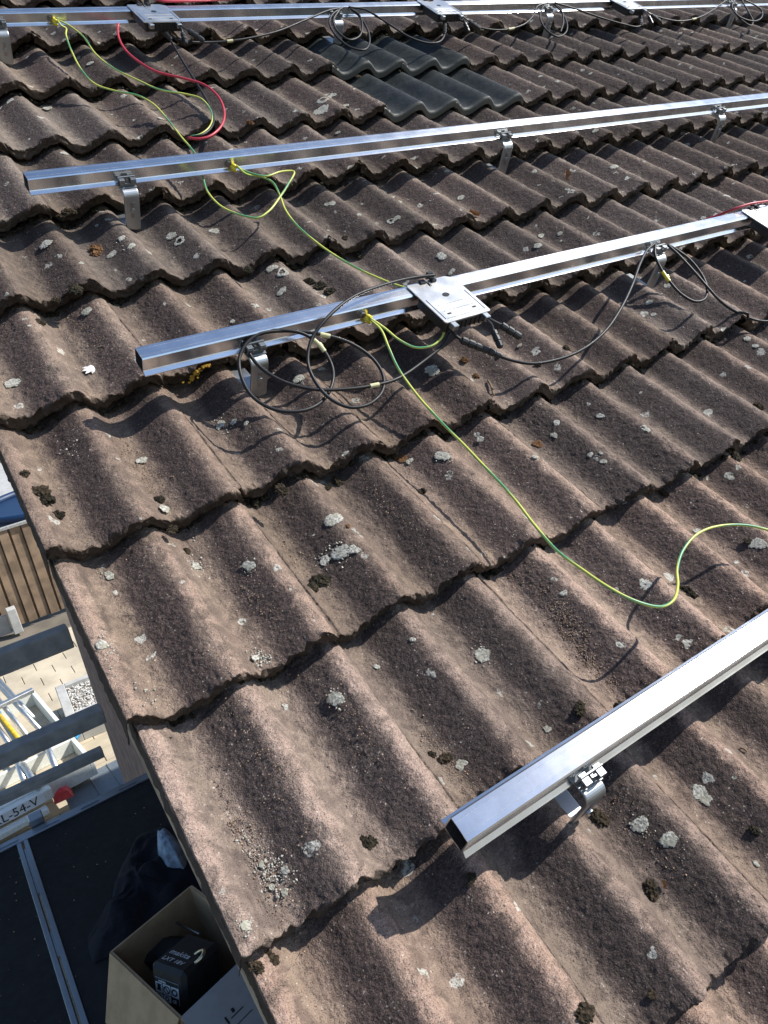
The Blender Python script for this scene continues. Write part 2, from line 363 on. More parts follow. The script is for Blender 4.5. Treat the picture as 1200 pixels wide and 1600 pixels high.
house = empty('house', (0, 0, -4.6))
tag(house, 'house with old brown double-roll concrete tile roof', 'house')
def house_part(o): o.parent = house; o.matrix_parent_inverse = Matrix.Translation((0, 0, 4.6)); return o
roof = link('roof', None)
mb = MB(); mb.box((.03, -1.25, -.135), (8.0, 3.75, -.115))
bpy.data.objects.remove(roof); roof = mb.build('roof', M['underlay']); roof.rotation_euler = (PITCH, 0, 0)
roof.parent = house; roof.matrix_parent_inverse = Matrix.Translation((0, 0, 4.6))

grain_v = [tile_mesh('tile_grain', s, grain=True) for s in range(4)]
fine_v = [tile_mesh('tile_fine', 10 + s) for s in range(5)]
verge_v = [tile_mesh('verge_tile_grain', 40 + s, verge=True, grain=True) for s in range(3)]
low_v = [tile_mesh('tile_plain', 80 + s, fine=False) for s in range(3)]
clean_v = [tile_mesh('black_tile_fine', 90 + s, clean=True) for s in range(2)]
cand = []
for r in range(-4, 12):
    for k in range(1, 27):
        u, v = (k - 1) * .3, r * G
        pts = [project((u + a, v + b, 0)) for a, b in ((0, 0), (.3, 0), (0, G), (.3, G), (.15, .16))]
        d = min(max(abs(p[0] - 600) / 600, abs(p[1] - 800) / 800) if p[2] > .05 else 9 for p in pts)
        cand.append((d, r, k))
cand.sort(); near = cand[:292]; rest = cand[292:]
BLACK = {(6, 6), (6, 7), (7, 6), (7, 7)}
ntile = 0
for d, r, k in near:
    dist = project(((k - .5) * .3, (r + .5) * G, 0))[2]
    if (r, k) in BLACK: me = clean_v[(r + k) % 2]
    elif k == 1: me = verge_v[r % 3]
    elif dist < 1.75 and d < 1.1: me = grain_v[(r * 3 + k) % 4]
    else: me = fine_v[(r * 3 + k * 2 + (k * r) % 4) % 5] if d < 1.25 else low_v[(r + k) % 3]
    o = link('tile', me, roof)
    o.location = ((k - 1) * .3 + random.uniform(-.0012, .0012), r * G + random.uniform(-.006, .006), random.uniform(-.0008, .0008))
    o.rotation_euler = (random.uniform(-.004, .004), random.uniform(-.003, .003), random.uniform(-.006, .006) - (.024 if k == 1 else 0))
    if k == 1: o.location.x += random.uniform(-.005, .001)
    w = .98 - .19 * max(0, r) - .035 * k + random.uniform(-.22, .22); w = min(1, max(.16, w))
    tint = min(1, max(0, .12 + .16 * r + .02 * k + random.uniform(-.15, .15)))
    o.color = (w, tint, random.random(), 1)
    ntile += 1
# the tiles outside the picture, joined
vs, fs, uvs, base = [], [], [], 0
lo = low_v[0]; n0 = len(lo.vertices); co = np.empty(n0 * 3); lo.vertices.foreach_get('co', co); co = co.reshape(-1, 3)
ql = np.empty(len(lo.loops), np.int64); lo.loops.foreach_get('vertex_index', ql); ql = ql.reshape(-1, 4)
uv0 = np.empty(len(lo.loops) * 2); lo.uv_layers[0].data.foreach_get('uv', uv0)
for d, r, k in rest:
    vs.append(co + np.array([(k - 1) * .3, r * G, 0])); fs.append(ql + base); uvs.append(uv0); base += n0
vs = np.vstack(vs); fs = np.vstack(fs); me = bpy.data.meshes.new('tile_field'); me.vertices.add(len(vs)); me.vertices.foreach_set('co', vs.ravel())
me.loops.add(fs.size); me.loops.foreach_set('vertex_index', fs.ravel()); me.polygons.add(len(fs)); me.polygons.foreach_set('loop_start', np.arange(0, fs.size, 4)); me.polygons.foreach_set('loop_total', np.full(len(fs), 4))
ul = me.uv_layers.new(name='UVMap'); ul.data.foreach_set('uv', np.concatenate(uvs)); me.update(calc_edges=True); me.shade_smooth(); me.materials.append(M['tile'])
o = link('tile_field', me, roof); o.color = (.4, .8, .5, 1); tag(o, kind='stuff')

# barge board, soffit boards, gable wall, rear slope
def roofpart(name, lo, hi, mat):
    m = MB(); m.box(lo, hi); o = m.build(name, mat); o.rotation_euler = (PITCH, 0, 0); return house_part(o)
roofpart('barge_board', (.012, -1.25, -.215), (.030, 3.72, -.085), M['barge'])
roofpart('barge_board', (.020, -1.25, -.300), (.034, 3.70, -.219), M['barge'])
for i in range(3): roofpart('soffit_board', (.034 + i * .142, -1.25, -.165), (.172 + i * .142, 3.70, -.147), M['barge'])
zr = 3.72 * math.sin(PITCH); hr = 3.72 * math.cos(PITCH); ze = -1.2 * math.sin(PITCH); he = -1.2 * math.cos(PITCH)
m = MB(); m.raw([(.47, he + .35, -4.6), (.47, 5.3, -4.6), (.47, 5.3, zr - 1.7), (.47, hr, zr - .25), (.47, he + .35, ze + .05),
                 (8, he + .35, -4.6), (8, 5.3, -4.6), (8, 5.3, zr - 1.7), (8, hr, zr - .25), (8, he + .35, ze + .05)],
                [(0, 1, 2, 3, 4), (9, 8, 7, 6, 5), (0, 5, 6, 1), (1, 6, 7, 2), (2, 7, 8, 3), (3, 8, 9, 4), (4, 9, 5, 0)])
house_part(m.build('gable_wall', M['render']))
m = MB(); m.raw([(.0, hr, zr - .02), (8, hr, zr - .02), (8, 5.5, zr - 1.75), (0, 5.5, zr - 1.75), (.0, hr, zr - .1), (8, hr, zr - .1), (8, 5.5, zr - 1.83), (0, 5.5, zr - 1.83)],
                [(0, 1, 2, 3), (7, 6, 5, 4), (0, 4, 5, 1), (1, 5, 6, 2), (2, 6, 7, 3), (3, 7, 4, 0)])
house_part(m.build('rear_roof', M['underlay']))

# ------------------------------------------------------------------ growth and grit on the tiles
import bmesh
def clump_mesh(name, seed, mat, lobes=7, sub=2, R=.012):
    bm = bmesh.new(); rnd = random.Random(seed)
    for i in range(lobes):
        a = rnd.uniform(0, 6.28); d = R * (.9 * rnd.random() if i else 0); r = R * rnd.uniform(.45, .8) * (1 if i else 1.1)
        bmesh.ops.create_icosphere(bm, subdivisions=sub, radius=r, matrix=Matrix.Translation((d * math.cos(a), d * math.sin(a), r * .35)))
    me = bpy.data.meshes.new(name); bm.to_mesh(me); bm.free()
    n = len(me.vertices); c = np.empty(n * 3); me.vertices.foreach_get('co', c); c = c.reshape(-1, 3)
    nn = np.empty(n * 3); me.vertex_normals.foreach_get('vector', nn); nn = nn.reshape(-1, 3)
    c = c + nn * (R * .42 * fbm(c[:, 0] * 420, c[:, 1] * 420, c[:, 2] * 420 + seed, 3))[:, None]; c[:, 2] *= .85
    me.vertices.foreach_set('co', c.ravel()); me.materials.append(mat); me.update(); return me
moss_v = [clump_mesh('moss', s, M['moss'] if s % 2 else M['moss_g'], 9, 3) for s in range(5)] + [clump_mesh('brown_moss', 11, M['rust_moss'], 9, 3)]
MOSS = [(575, 1318, .85, 0), (1018, 1392, 1.15, 1), (505, 908, 1.25, 2), (488, 918, .8, 0), (527, 752, 1.0, 1), (512, 762, .6, 2), (292, 862, .7, 3), (270, 828, .8, 1), (440, 766, 1.1, 3), (402, 790, .6, 4),
        (727, 563, .9, 5), (744, 588, .8, 5), (1076, 924, 1.0, 2), (1062, 918, .6, 0), (938, 1278, 1.15, 1), (1036, 770, 1.1, 3), (697, 1186, 1.0, 1), (676, 1180, .6, 2), (118, 455, 1.5, 2), (90, 470, 1.1, 3),
        (150, 392, 1.6, 5), (62, 505, 1.0, 1), (500, 447, 1.3, 0), (518, 455, 1.2, 2), (480, 440, 1.0, 4), (885, 545, .9, 1), (1185, 635, 1.2, 3), (660, 768, .7, 1), (560, 398, 1.2, 2), (540, 372, .9, 3),
        (372, 432, 1.4, 1), (388, 425, 1.2, 2), (535, 540, .6, 4), (620, 715, .8, 5), (840, 570, .6, 4), (1150, 712, .9, 2), (1170, 845, .7, 4), (905, 1110, .9, 2), (420, 1503, 1.0, 1), (402, 1512, .8, 3),
        (60, 770, 1.5, 1), (92, 806, 1.0, 2), (38, 742, .9, 3), (70, 782, 1.1, 0), (262, 1158, .7, 2), (735, 1375, .6, 4), (108, 332, 1.3, 3), (95, 340, 1.0, 1), (390, 192, 1.0, 5), (865, 235, 1.2, 1), (540, 170, 1.0, 2),
        (740, 205, 1.2, 2), (560, 120, .9, 1), (250, 780, .7, 0), (180, 1145, .0, 0), (1180, 1300, .7, 2), (1020, 1555, .5, 3), (915, 1585, 1.0, 1)]
def sit(x, y):
    p = on(x, y, -.015)
    for _ in range(6): p = on(x, y, float(surf(p[0], p[1])))
    return p
for x, y, s, k in MOSS:
    if s <= 0: continue
    p = sit(x, y); o = link('moss_clump', moss_v[k], roof); o.location = p; s *= .75; o.scale = (s, s * random.uniform(.9, 1.4), s * random.uniform(.45, .75)); o.rotation_euler = (0, 0, random.uniform(0, 6.3))
# crumbs of moss jammed in the joints between courses
def joined(name, items, mat, parent):      # items: list of (template verts, faces, loc, scale, rot)
    V, F, b = [], [], 0
    for tv, tf, p, s, a in items:
        c, n = math.cos(a), math.sin(a); R = np.array([[c, -n, 0], [n, c, 0], [0, 0, 1]])
        V.append((tv * s) @ R.T + p); F.append(tf + b); b += len(tv)
    V = np.vstack(V); F = np.vstack(F); me = bpy.data.meshes.new(name); k = F.shape[1]
    me.vertices.add(len(V)); me.vertices.foreach_set('co', V.ravel()); me.loops.add(F.size); me.loops.foreach_set('vertex_index', F.ravel()); me.polygons.add(len(F))
    me.polygons.foreach_set('loop_start', np.arange(0, F.size, k)); me.polygons.foreach_set('loop_total', np.full(len(F), k)); me.update(calc_edges=True); me.materials.append(mat)
    o = link(name, me, parent); tag(o, kind='stuff'); return o
def template(me):
    n = len(me.vertices); c = np.empty(n * 3); me.vertices.foreach_get('co', c); f = np.empty(len(me.loops), np.int64); me.loops.foreach_get('vertex_index', f); return c.reshape(-1, 3), f.reshape(-1, 3)
crumb = [template(clump_mesh('crumb', 60 + s, M['moss'], 4, 1, .006)) for s in range(4)]
items = []
for r in range(-1, 9):
    for q in range(1700):
        u = random.uniform(0, 5.2); pr = project((u, r * G, 0))
        if pr[2] < .05 or not (-60 < pr[0] < 1260 and -60 < pr[1] < 1660): continue
        ph = (u / PIT) % 1.0
        if random.random() > .18 + .82 * math.exp(-((ph - .36) / .16) ** 2) or float(vnoise(u * 6, r * 7.7)) < -.25: continue
        v = r * G - random.uniform(-.006, .004) ; sc = random.choice((.5, .7, .9, 1.2)) * random.uniform(.7, 1.2)
        n = float(surf(u, r * G - .004)) + random.uniform(-.001, .005)
        t = random.choice(crumb); items.append((t[0], t[1], np.array([u, v, n]), np.array([sc * 1.3, sc * .8, sc]), random.uniform(0, 6.28)))
joined('joint_moss', items, M['moss_g'], roof)
# grit: loose grains in the troughs, thick in a few drifts
oct_v = np.array([[1, 0, 0], [-1, 0, 0], [0, 1, 0], [0, -1, 0], [0, 0, 1], [0, 0, -1.]]); oct_f = np.array([[0, 2, 4], [2, 1, 4], [1, 3, 4], [3, 0, 4], [2, 0, 5], [1, 2, 5], [3, 1, 5], [0, 3, 5]])
items = []
def grain(u, v, lo, hi):
    if u < .0: return
    s = random.uniform(lo, hi); items.append((oct_v * np.array([1, random.uniform(.5, 1.1), random.uniform(.4, .9)]) * rng.uniform(.6, 1.3, (6, 1)), oct_f, np.array([u, v, float(surf(u, v)) + s * .4]), s, random.uniform(0, 6.28)))
for (x, y, sp, nn) in [(885, 970, .035, 330), (905, 1010, .035, 330), (930, 1050, .03, 300), (860, 925, .03, 120), (800, 905, .02, 60), (700, 1195, .04, 260), (720, 1210, .02, 90), (400, 940, .06, 140), (190, 700, .07, 200), (230, 740, .06, 160),
                       (330, 480, .08, 120), (410, 1350, .06, 160), (380, 1330, .05, 120), (450, 860, .05, 120), (600, 780, .06, 100), (130, 520, .07, 140), (560, 610, .06, 100), (860, 620, .05, 60), (770, 1360, .06, 120), (1000, 1290, .06, 110), (1080, 1000, .06, 80), (420, 1180, .08, 200), (560, 1130, .06, 110), (1130, 1330, .06, 110)]:
    p = sit(x, y)
    for q in range(nn):
        u = p[0] + random.gauss(0, sp * .24); v = p[1] + random.gauss(0, sp); grain(u, v, .0006, .0019)
for q in range(5200):
    u = random.uniform(0, 2.2); v = random.uniform(-.5, 1.6); pr = project((u, v, 0))
    if not (-20 < pr[0] < 1220 and -20 < pr[1] < 1620): continue
    ph = (u / PIT) % 1; 
    if random.random() < .12 + .88 * math.exp(-((ph - .40) / .15) ** 2): grain(u, v, .0005, .0015)
joined('grit', items, M['grit'], roof)

# crumbs of pale lichen in loose clusters
items = []
for (x, y, sp, nn) in [(405, 1345, .016, 150), (425, 1375, .014, 150), (440, 1362, .010, 80), (390, 1320, .012, 60), (386, 1450, .008, 60), (305, 884, .012, 110), (398, 1026, .011, 110), (415, 1030, .008, 50), (388, 886, .009, 60), (160, 900, .008, 50), (163, 1008, .010, 70), (172, 1060, .008, 40), (530, 864, .012, 90), (505, 876, .010, 60), (527, 1090, .008, 60), (230, 1085, .012, 50), (345, 665, .014, 60), (700, 715, .008, 30), (1000, 1290, .010, 50), (750, 1024, .010, 60), (195, 380, .018, 70), (110, 700, .02, 50), (295, 800, .01, 40), (255, 1160, .012, 40)]:
    p = sit(x, y); r0 = math.floor(p[1] / G)
    for q in range(int(nn * .6)):
        u = p[0] + random.gauss(0, sp * .7); v = p[1] + random.gauss(0, sp * 1.2)
        if u < .0 or v < r0 * G + .002 or v > r0 * G + G - .004: continue
        s_ = random.uniform(.0008, .0034) * random.uniform(.5, 1); items.append((oct_v * np.array([1, random.uniform(.5, 1.2), .16]) * rng.uniform(.4, 1.4, (6, 1)), oct_f, np.array([u, v, float(surf(u, v)) + .0008]), s_, random.uniform(0, 6.28)))
flake = simple('pale_lichen_crumbs', (.36, .345, .295), .95, var=.3, scale=150)
joined('lichen_crumbs', items, flake, roof)
# lichen crusts, each lying on the curve of its tile
def lichen(x, y, r, mat=None, name='lichen', ring=False, el=1.0):
    p = sit(x, y); r0 = math.floor(p[1] / G); sd = random.uniform(0, 99); na, nr = 40, 7; V = []; F = []
    lobes = [(random.uniform(0, 6.28), random.uniform(.15, .55), random.uniform(.35, .75)) for _ in range(4)] + [(0, 0, .55)]; LOB = []
    for i in range(na):
        a = 2 * math.pi * i / na; best = .45
        for la, ld, lr in lobes:
            c_ = ld * math.cos(a - la); q_ = lr * lr - (ld * math.sin(a - la)) ** 2
            if q_ > 0: best = max(best, c_ + math.sqrt(q_))
        LOB.append(best * (1 + .10 * float(fbm(math.cos(a) * 5 + sd, math.sin(a) * 5, sd, 3))))
    for j in range(nr + 1):
        for i in range(na):
            a = 2 * math.pi * i / na; q = (j / nr) if not ring else (.5 + .5 * j / nr)
            rr = r * q * LOB[i]
            u = max(p[0] + rr * math.cos(a), -.004); v = max(p[1] + rr * math.sin(a) * el, r0 * G + .003); v = min(v, r0 * G + G - .004)
            V.append((u, v, float(surf(u, v)) + (.0021 if j < nr else .0010) + .0005 * float(vnoise(u * 500, v * 500, sd))))
    for j in range(nr):
        for i in range(na): k = (i + 1) % na; F.append((j * na + i, j * na + k, j * na + na + k, j * na + na + i))
    if not ring: F.append(tuple(range(na - 1, -1, -1)))
    m = MB(); m.raw(V, F); o = m.build(name, mat or M['lichen'], roof, True, origin=p); o.location = p
    ul_ = o.data.uv_layers.new(name='UVMap')
    for l in o.data.loops: ul_.data[l.index].uv = ((l.vertex_index // na) / nr if not ring else abs((l.vertex_index // na) / nr - .5) * 1.6, 0)
    return o
for x, y, r in [(690, 712, .018), (522, 814, .019), (530, 866, .020), (505, 878, .011), (553, 860, .012), (750, 1024, .017), (880, 928, .009), (962, 922, .008), (1097, 1243, .016), (1042, 1311, .014), (1001, 1291, .012), (527, 1090, .014),
                (307, 886, .010), (388, 886, .011), (398, 1028, .009), (290, 795, .0), (1186, 850, .022), (1135, 985, .014), (1150, 880, .008), (1007, 670, .012), (938, 650, .009), (922, 712, .007), (942, 722, .007), (938, 708, .005),
                (648, 688, .011), (748, 688, .010), (835, 715, .008), (870, 662, .010), (867, 680, .008), (675, 578, .018), (468, 592, .015), (345, 663, .012), (365, 659, .008), (385, 662, .006), (72, 380, .017), (265, 370, .019), (335, 362, .016), (205, 385, .014), (190, 372, .012), (175, 398, .013),
                (135, 487, .014), (425, 420, .017), (440, 455, .014), (398, 478, .012), (362, 503, .008), (15, 600, .018), (222, 720, .012), (255, 795, .012), (160, 1010, .011), (170, 900, .010), (385, 1448, .009), (345, 1333, .007), (408, 1352, .006), (443, 1395, .007), (425, 1388, .006), (445, 1362, .007),
                (515, 150, .030), (500, 175, .026), (540, 165, .012), (520, 318, .013), (510, 320, .010), (720, 310, .014), (620, 342, .012), (840, 385, .016), (845, 370, .012), (875, 363, .008), (690, 400, .014), (705, 425, .010), (930, 205, .014), (1075, 98, .016), (960, 260, .018), (1150, 250, .013), (1085, 95, .010), (870, 128, .013), (920, 122, .012), (530, 185, .010),
                (1165, 530, .012), (1180, 540, .010), (1015, 470, .012), (1020, 490, .008), (820, 442, .010), (140, 100, .014), (70, 150, .016), (250, 185, .013), (100, 240, .015), (720, 1195, .010), (645, 1000, .006), (588, 1043, .006), (865, 905, .006), (445, 1105, .007), (425, 1113, .006), (310, 870, .0), (555, 735, .0), (812, 540, .009), (780, 555, .010), (1090, 830, .009), (855, 1140, .007), (1180, 1350, .006)]:
    if r > 0: lichen(x, y, r)
for x, y, r in [(1000, 0, 0), (280, 378, .017), (612, 345, .013), (505, 155, .022), (1135, 990, .020), (820, 540, .0), (440, 425, .018), (300, 350, .0), (70, 380, .0)]:
    if r > 0: lichen(x, y, r, ring=True)
yl = clump_mesh('yellow_lichen', 21, M['yellow_lichen'], 8, 2, .007)
for du_, s_ in [(random.gauss(.390, .014), random.uniform(.25, .75)) for _ in range(16)]:
    o = link('yellow_lichen', yl, roof); o.location = (du_, 3 * G - .001, float(prof(du_)) - random.uniform(.001, .020)); o.scale = (s_, s_ * .7, s_)
lichen(545, 822, .006, M['rust_moss']); lichen(840, 695, .012, M['rust_moss']); lichen(628, 715, .014, M['rust_moss'])

# ------------------------------------------------------------------ mounting rails
RB = .046      # underside of the rails above the crests
def rail_loop(t=0.0):
    w, fl = .0185 - t, .0268 - (t if t else 0)
    half = [(fl, .0 + t), (fl, .0020), (w + .0012, .0068), (w, .0085), (w, .0325), (w - .0022, .0347 - t), (w - .0085, .0352 - t), (w - .0088, .0345 - t), (w - .0098, .0345 - t), (w - .0101, .0352 - t)]
    if t: half = [(w, .0018), (w, .0335 - .0), (w - .008, .0337)]
    return [(-a, b) for a, b in half] + [(a, b) for a, b in reversed(half)]
def rail(p0, p1, label):
    p0, p1 = np.array(p0), np.array(p1); L = np.linalg.norm(p1 - p0); yaw = math.atan2(p1[1] - p0[1], p1[0] - p0[0])
    o_ = rail_loop(); i_ = rail_loop(.0018); m = MB(); xs = np.linspace(0, L, 60); V = []; F = []; n = len(o_); k = len(i_)
    for x in xs: V += [(x, a, b) for a, b in o_]
    for s in range(len(xs) - 1):
        for i in range(n): j = (i + 1) % n; F.append((s * n + i, s * n + j, s * n + n + j, s * n + n + i))
    m.raw(V, F); V = []; F = []
    for x in (0, L): V += [(x, a, b) for a, b in i_]
    for i in range(k): j = (i + 1) % k; F.append((i, k + i, k + j, j))
    m.raw(V, F)
    me = bpy.data.meshes.new('mounting_rail'); 
    # end rings between outer skin and hollow core
    b0 = 0; c0 = len(xs) * n
    ring0 = [b0 + i for i in range(n)]; core0 = [c0 + i for i in range(k)]
    faces = m.f
    half = n // 2; hk = k // 2
    # stitch: bottom plate, left wall, top, right wall
    def stitch(o0, c, flip):
        f = [(o0[0], o0[1], o0[2], o0[3], c[0]), (o0[3], o0[4], c[1], c[0]), (o0[4], o0[5], o0[6], o0[7], o0[8], o0[9], c[2], c[1]),
             (o0[9], o0[10], c[3], c[2]), (o0[10], o0[11], o0[12], o0[13], o0[14], o0[15], c[4], c[3]), (o0[15], o0[16], c[5], c[4]), (o0[16], o0[17], o0[18], o0[19], c[5]), (o0[19], o0[0], c[0], c[5])]
        return [tuple(reversed(q)) if flip else q for q in f]
    faces += stitch(ring0, core0, False); faces += stitch([(len(xs) - 1) * n + i for i in range(n)], [c0 + k + i for i in range(k)], True)
    me.from_pydata(m.v, [], faces); me.update(); me.materials.append(M['alu'])
    o = link('mounting_rail', me); o.location = RM @ Vector(p0)
    o.rotation_mode = 'QUATERNION'; o.rotation_quaternion = (RM.to_4x4() @ Matrix.Rotation(yaw, 4, 'Z')).to_quaternion()
    return tag(o, label, 'rail', 'aluminium mounting rails across the roof')
WC = .0185
def rv(x, y): p = on(x, y, RB + .034); return p[0], p[1] + WC
RAILS = {}
for i, (a, b, x1, lab, u0) in enumerate([((0, 21), (1195, -3), 6.4, 'farthest silver aluminium rail at the top edge of the picture', -1),
                                     ((43.3, 280.7), (1195, 153), 6.2, 'silver aluminium rail without optimizers, second from the top', None),
                                     ((222.7, 561.7), (1150, 345), 5.6, 'silver aluminium rail carrying the nearest optimizer box and coiled black cable', None),
                                     ((731.7, 1318.3), (1200, 1000), 4.6, 'nearest silver aluminium rail, glaring white, at the lower right', None)]):
    (ua, va), (ub, vb) = rv(*a), rv(*b); sl_ = (vb - va) / (ub - ua)
    us = .30 if u0 == -1 else ua
    rail((us, va + sl_ * (us - ua), RB), (x1, va + sl_ * (x1 - ua), RB), lab); RAILS[i + 1] = lambda u, va=va, ua=ua, s=sl_: va + s * (u - ua)

# ------------------------------------------------------------------ roof hooks
def strip(path, w, th):                      # ribbon of width w (along the eave) following path in (v, n)
    P = np.array(path); T = np.gradient(P, axis=0); T /= np.linalg.norm(T, axis=1)[:, None]; Nn = np.stack([-T[:, 1], T[:, 0]], -1); m = MB(); V = []; F = []
    for p, n in zip(P, Nn):
        for s, q in ((-1, 1), (1, 1), (1, -1), (-1, -1)):
            c = p + n * q * th / 2; V.append((s * w / 2, c[0], c[1]))
    for i in range(len(P) - 1):
        for k in range(4): j = (k + 1) % 4; F.append((i * 4 + k, i * 4 + j, i * 4 + 4 + j, i * 4 + 4 + k))
    F += [(3, 2, 1, 0), tuple(range(len(P) * 4 - 4, len(P) * 4))]; return m.raw(V, F)
def arc(c, r, a0, a1, n=7): return [(c[0] + r * math.cos(t), c[1] + r * math.sin(t)) for t in np.radians(np.linspace(a0, a1, n))]
def disc_bolt(m, c, axis, r, h, n=6):
    a = Vector(axis).normalized(); q = a.to_track_quat('Z', 'Y').to_matrix().to_4x4(); q.translation = Vector(c)
    return m.prism([(r * math.cos(2 * math.pi * i / n), r * math.sin(2 * math.pi * i / n)) for i in range(n)], 0, h, q)
def hook(u, ri, label):
    v = RAILS[ri](u) - WC - .008; e = empty_roof('roof_hook', (u, v, 0)); tag(e, label, 'roof hook', 'steel roof hooks under the rails')
    top, bot = RB - .004, float(surf(u, v - .025)) + .005; r = .013
    path = [(.046, top), (.030, top), (-.016, top)] + arc((-.016, top - r), r, 90, 180, 8)[1:] + [(-.0295, .005), (-.0300, -.02)] + arc((-.030 + .008, bot + .008), .008, 180, 270, 6) + [(.02, bot - .002), (.06, bot - .006), (.12, bot - .013)]
    arm = strip(path, .037, .0055).build('arm', M['hook'], e); bv = arm.modifiers.new('b', 'BEVEL'); bv.width = .0018; bv.segments = 2; bv.limit_method = 'ANGLE'
    m = MB(); m.box((-.004, -.0338, -.020), (.004, -.0325, .018), bev=.0004); m.build('slot', M['bolt'], arm)
    m = MB(); disc_bolt(m, (0, -.033, -.002), (0, -1, 0), .0058, .004, 12); m.build('bolt', M['hook'], e)
    m = MB(); m.box((-.021, -.0035, RB - .002), (.021, .0, RB + .022), bev=.0008); m.box((-.021, -.016, RB - .0022), (.021, -.0032, RB + .0012), bev=.0008)
    for s in (-1, 1):
        m.box((s * .0135 - .0065, -.0145, RB + .0145), (s * .0135 + .0065, .004, RB + .019), Matrix.Translation((0, 0, 0)), bev=.0008)
        m.box((s * .0135 - .0065, -.0145, RB + .006), (s * .0135 + .0065, -.0115, RB + .0150), bev=.0008)
    m.box((-.019, -.011, RB + .001), (.019, -.0085, RB + .009), bev=.0006)
    m.build('clamp', M['clamp'], e)
    m = MB(); disc_bolt(m, (0, -.0037, RB + .0125), (0, -1, 0), .0042, .005, 6); m.build('clamp_screw', M['bolt'], e)
def ux(x, y, n=.06): return float(on(x, y, n)[0])
hook(ux(205, 290), 2, 'steel hook near the left end of the second rail from the top')
hook(ux(793, 213), 2, 'steel hook under the middle of the second rail from the top')
hook(ux(1121, 168), 2, 'steel hook at the right of the second rail from the top')
hook(ux(404, 548), 3, 'steel hook inside the coiled black cable near the rail end')
hook(ux(1026, 384), 3, 'steel hook where the black cable with the bright yellow tag is clipped')
hook(ux(921, 1208), 4, 'steel hook under the nearest rail at the lower right')
hook(ux(9, 50), 1, 'steel hook at the upper left corner of the picture')
hook(ux(537, 30), 1, 'steel hook behind the cable coil above the black tiles')
hook(ux(858, 14), 1, 'steel hook behind the double cable loop under the farthest rail')
hook(ux(1150, 8), 1, 'steel hook behind the cable loop at the upper right corner')

# ------------------------------------------------------------------ power optimizers
def rot_m(yaw, p): return Matrix.Translation(p) @ Matrix.Rotation(yaw, 4, 'Z')
def connector(m, p, d, L=.055, r=.0075):
    d = np.array(d, float); d /= np.linalg.norm(d); p = np.array(p, float)
    prof_ = [(0, .0035), (.06, .0045), (.10, r), (.30, r), (.32, r * .82), (.36, r * .82), (.38, r * 1.05), (.60, r * 1.05), (.62, r * .8), (.66, r * .8), (.68, r), (.92, r * .95), (1.0, r * .55)]
    m.tube([p + d * L * t for t, _ in prof_], [q for _, q in prof_], 10)
def optimizer(u, ri, yaw, label, loose=True):
    v = RAILS[ri](u); e = empty_roof('power_optimizer', (u, v, RB + .036)); e.rotation_mode = 'QUATERNION'
    e.rotation_quaternion = (RM.to_4x4() @ Matrix.Rotation(yaw, 4, 'Z')).to_quaternion(); tag(e, label, 'optimizer', 'power optimizers on the rails')
    m = MB(); W = .064
    m.prism([(-W, .012), (-W + .004, .016), (-.014, .016), (-.014, -.006), (-.007, -.006), (-.007, .016), (W - .02, .016), (W - .010, .010), (W, .004), (W, -.125), (W - .004, -.129), (-W + .004, -.129), (-W, -.125)], .001, .0036)
    pl = m.build('mounting_plate', M['plate'], e)
    m = MB()
    for x0, y0, x1, y1 in ((-.042, -.073, .050, -.0715), (-.042, -.094, .050, -.0925), (-.050, -.118, .050, -.1165), (-.056, -.045, -.0545, -.118), (.0545, -.045, .056, -.118)):
        m.box((min(x0, x1), min(y0, y1), .0037), (max(x0, x1), max(y0, y1), .0049), bev=.0004)
    m.build('pressed_rib', M['plate'], pl)
    m = MB(); m.prism([(.009 * math.cos(t) + .002, .007 * math.sin(t) - .044) for t in np.linspace(0, 6.28, 17)[:-1]], .0031, .0043); m.build('mounting_hole', M['black'], pl)
    for x in (-.034, .036):
        m = MB(); m.box((x - .006, -.106, .0038), (x + .004, -.1015, .0042)); m.build('printed_mark', M['black'], pl)
    m = MB(); m.box((-W + .003, -.127, -.0265), (W - .003, -.026, .0004), bev=.004); m.box((-W - .0005, -.124, -.006), (W + .0005, -.03, -.0008), bev=.0015)
    for i in range(9): m.box((-W + .010 + i * .013, -.1285, -.024), (-W + .013 + i * .013, -.126, -.006))
    m.build('body', M['black'], e)
    m = MB(); m.box((-.030, .006, .0037), (-.014, .019, .0075), bev=.001); m.box((.000, .004, .0037), (.013, .026, .0095), bev=.001); m.box((-.001, .022, .0), (.014, .030, .016), bev=.001); m.build('clip', M['black'], e)
    for x in (-.045, .046):
        m = MB(); m.box((x - .0075, -.144, -.012), (x + .0075, -.126, .0015), bev=.0015); m.build('cable_gland', M['hook'], e)
    if loose:
        m = MB(); m.tube(catmull([(.044, -.143, -.006), (.046, -.158, -.010), (.043, -.170, -.016)]), .0028, 8); connector(m, (.043, -.168, -.015), (-.10, -.9, -.42), .045, .0078); m.build('connector', M['black'], e)
        m = MB(); m.tube(catmull([(.048, -.143, -.004), (.056, -.156, -.006), (.066, -.164, -.010)]), .0028, 8); connector(m, (.064, -.163, -.010), (.62, -.68, -.30), .058, .0085); m.build('connector', M['black'], e)
    return e
optimizer(.938, 3, .03, 'power optimizer with pale metal plate on the rail in the middle of the picture')
optimizer(ux(1195, 335, .085), 3, .02, 'power optimizer cut off by the right edge of the picture')
optimizer(.955, 1, .0, 'power optimizer at the upper left beside the red cable')
optimizer(ux(683, 8, .085), 1, .02, 'power optimizer above the black tiles on the farthest rail')
optimizer(ux(985, 8, .085), 1, .03, 'power optimizer at the upper right on the farthest rail')

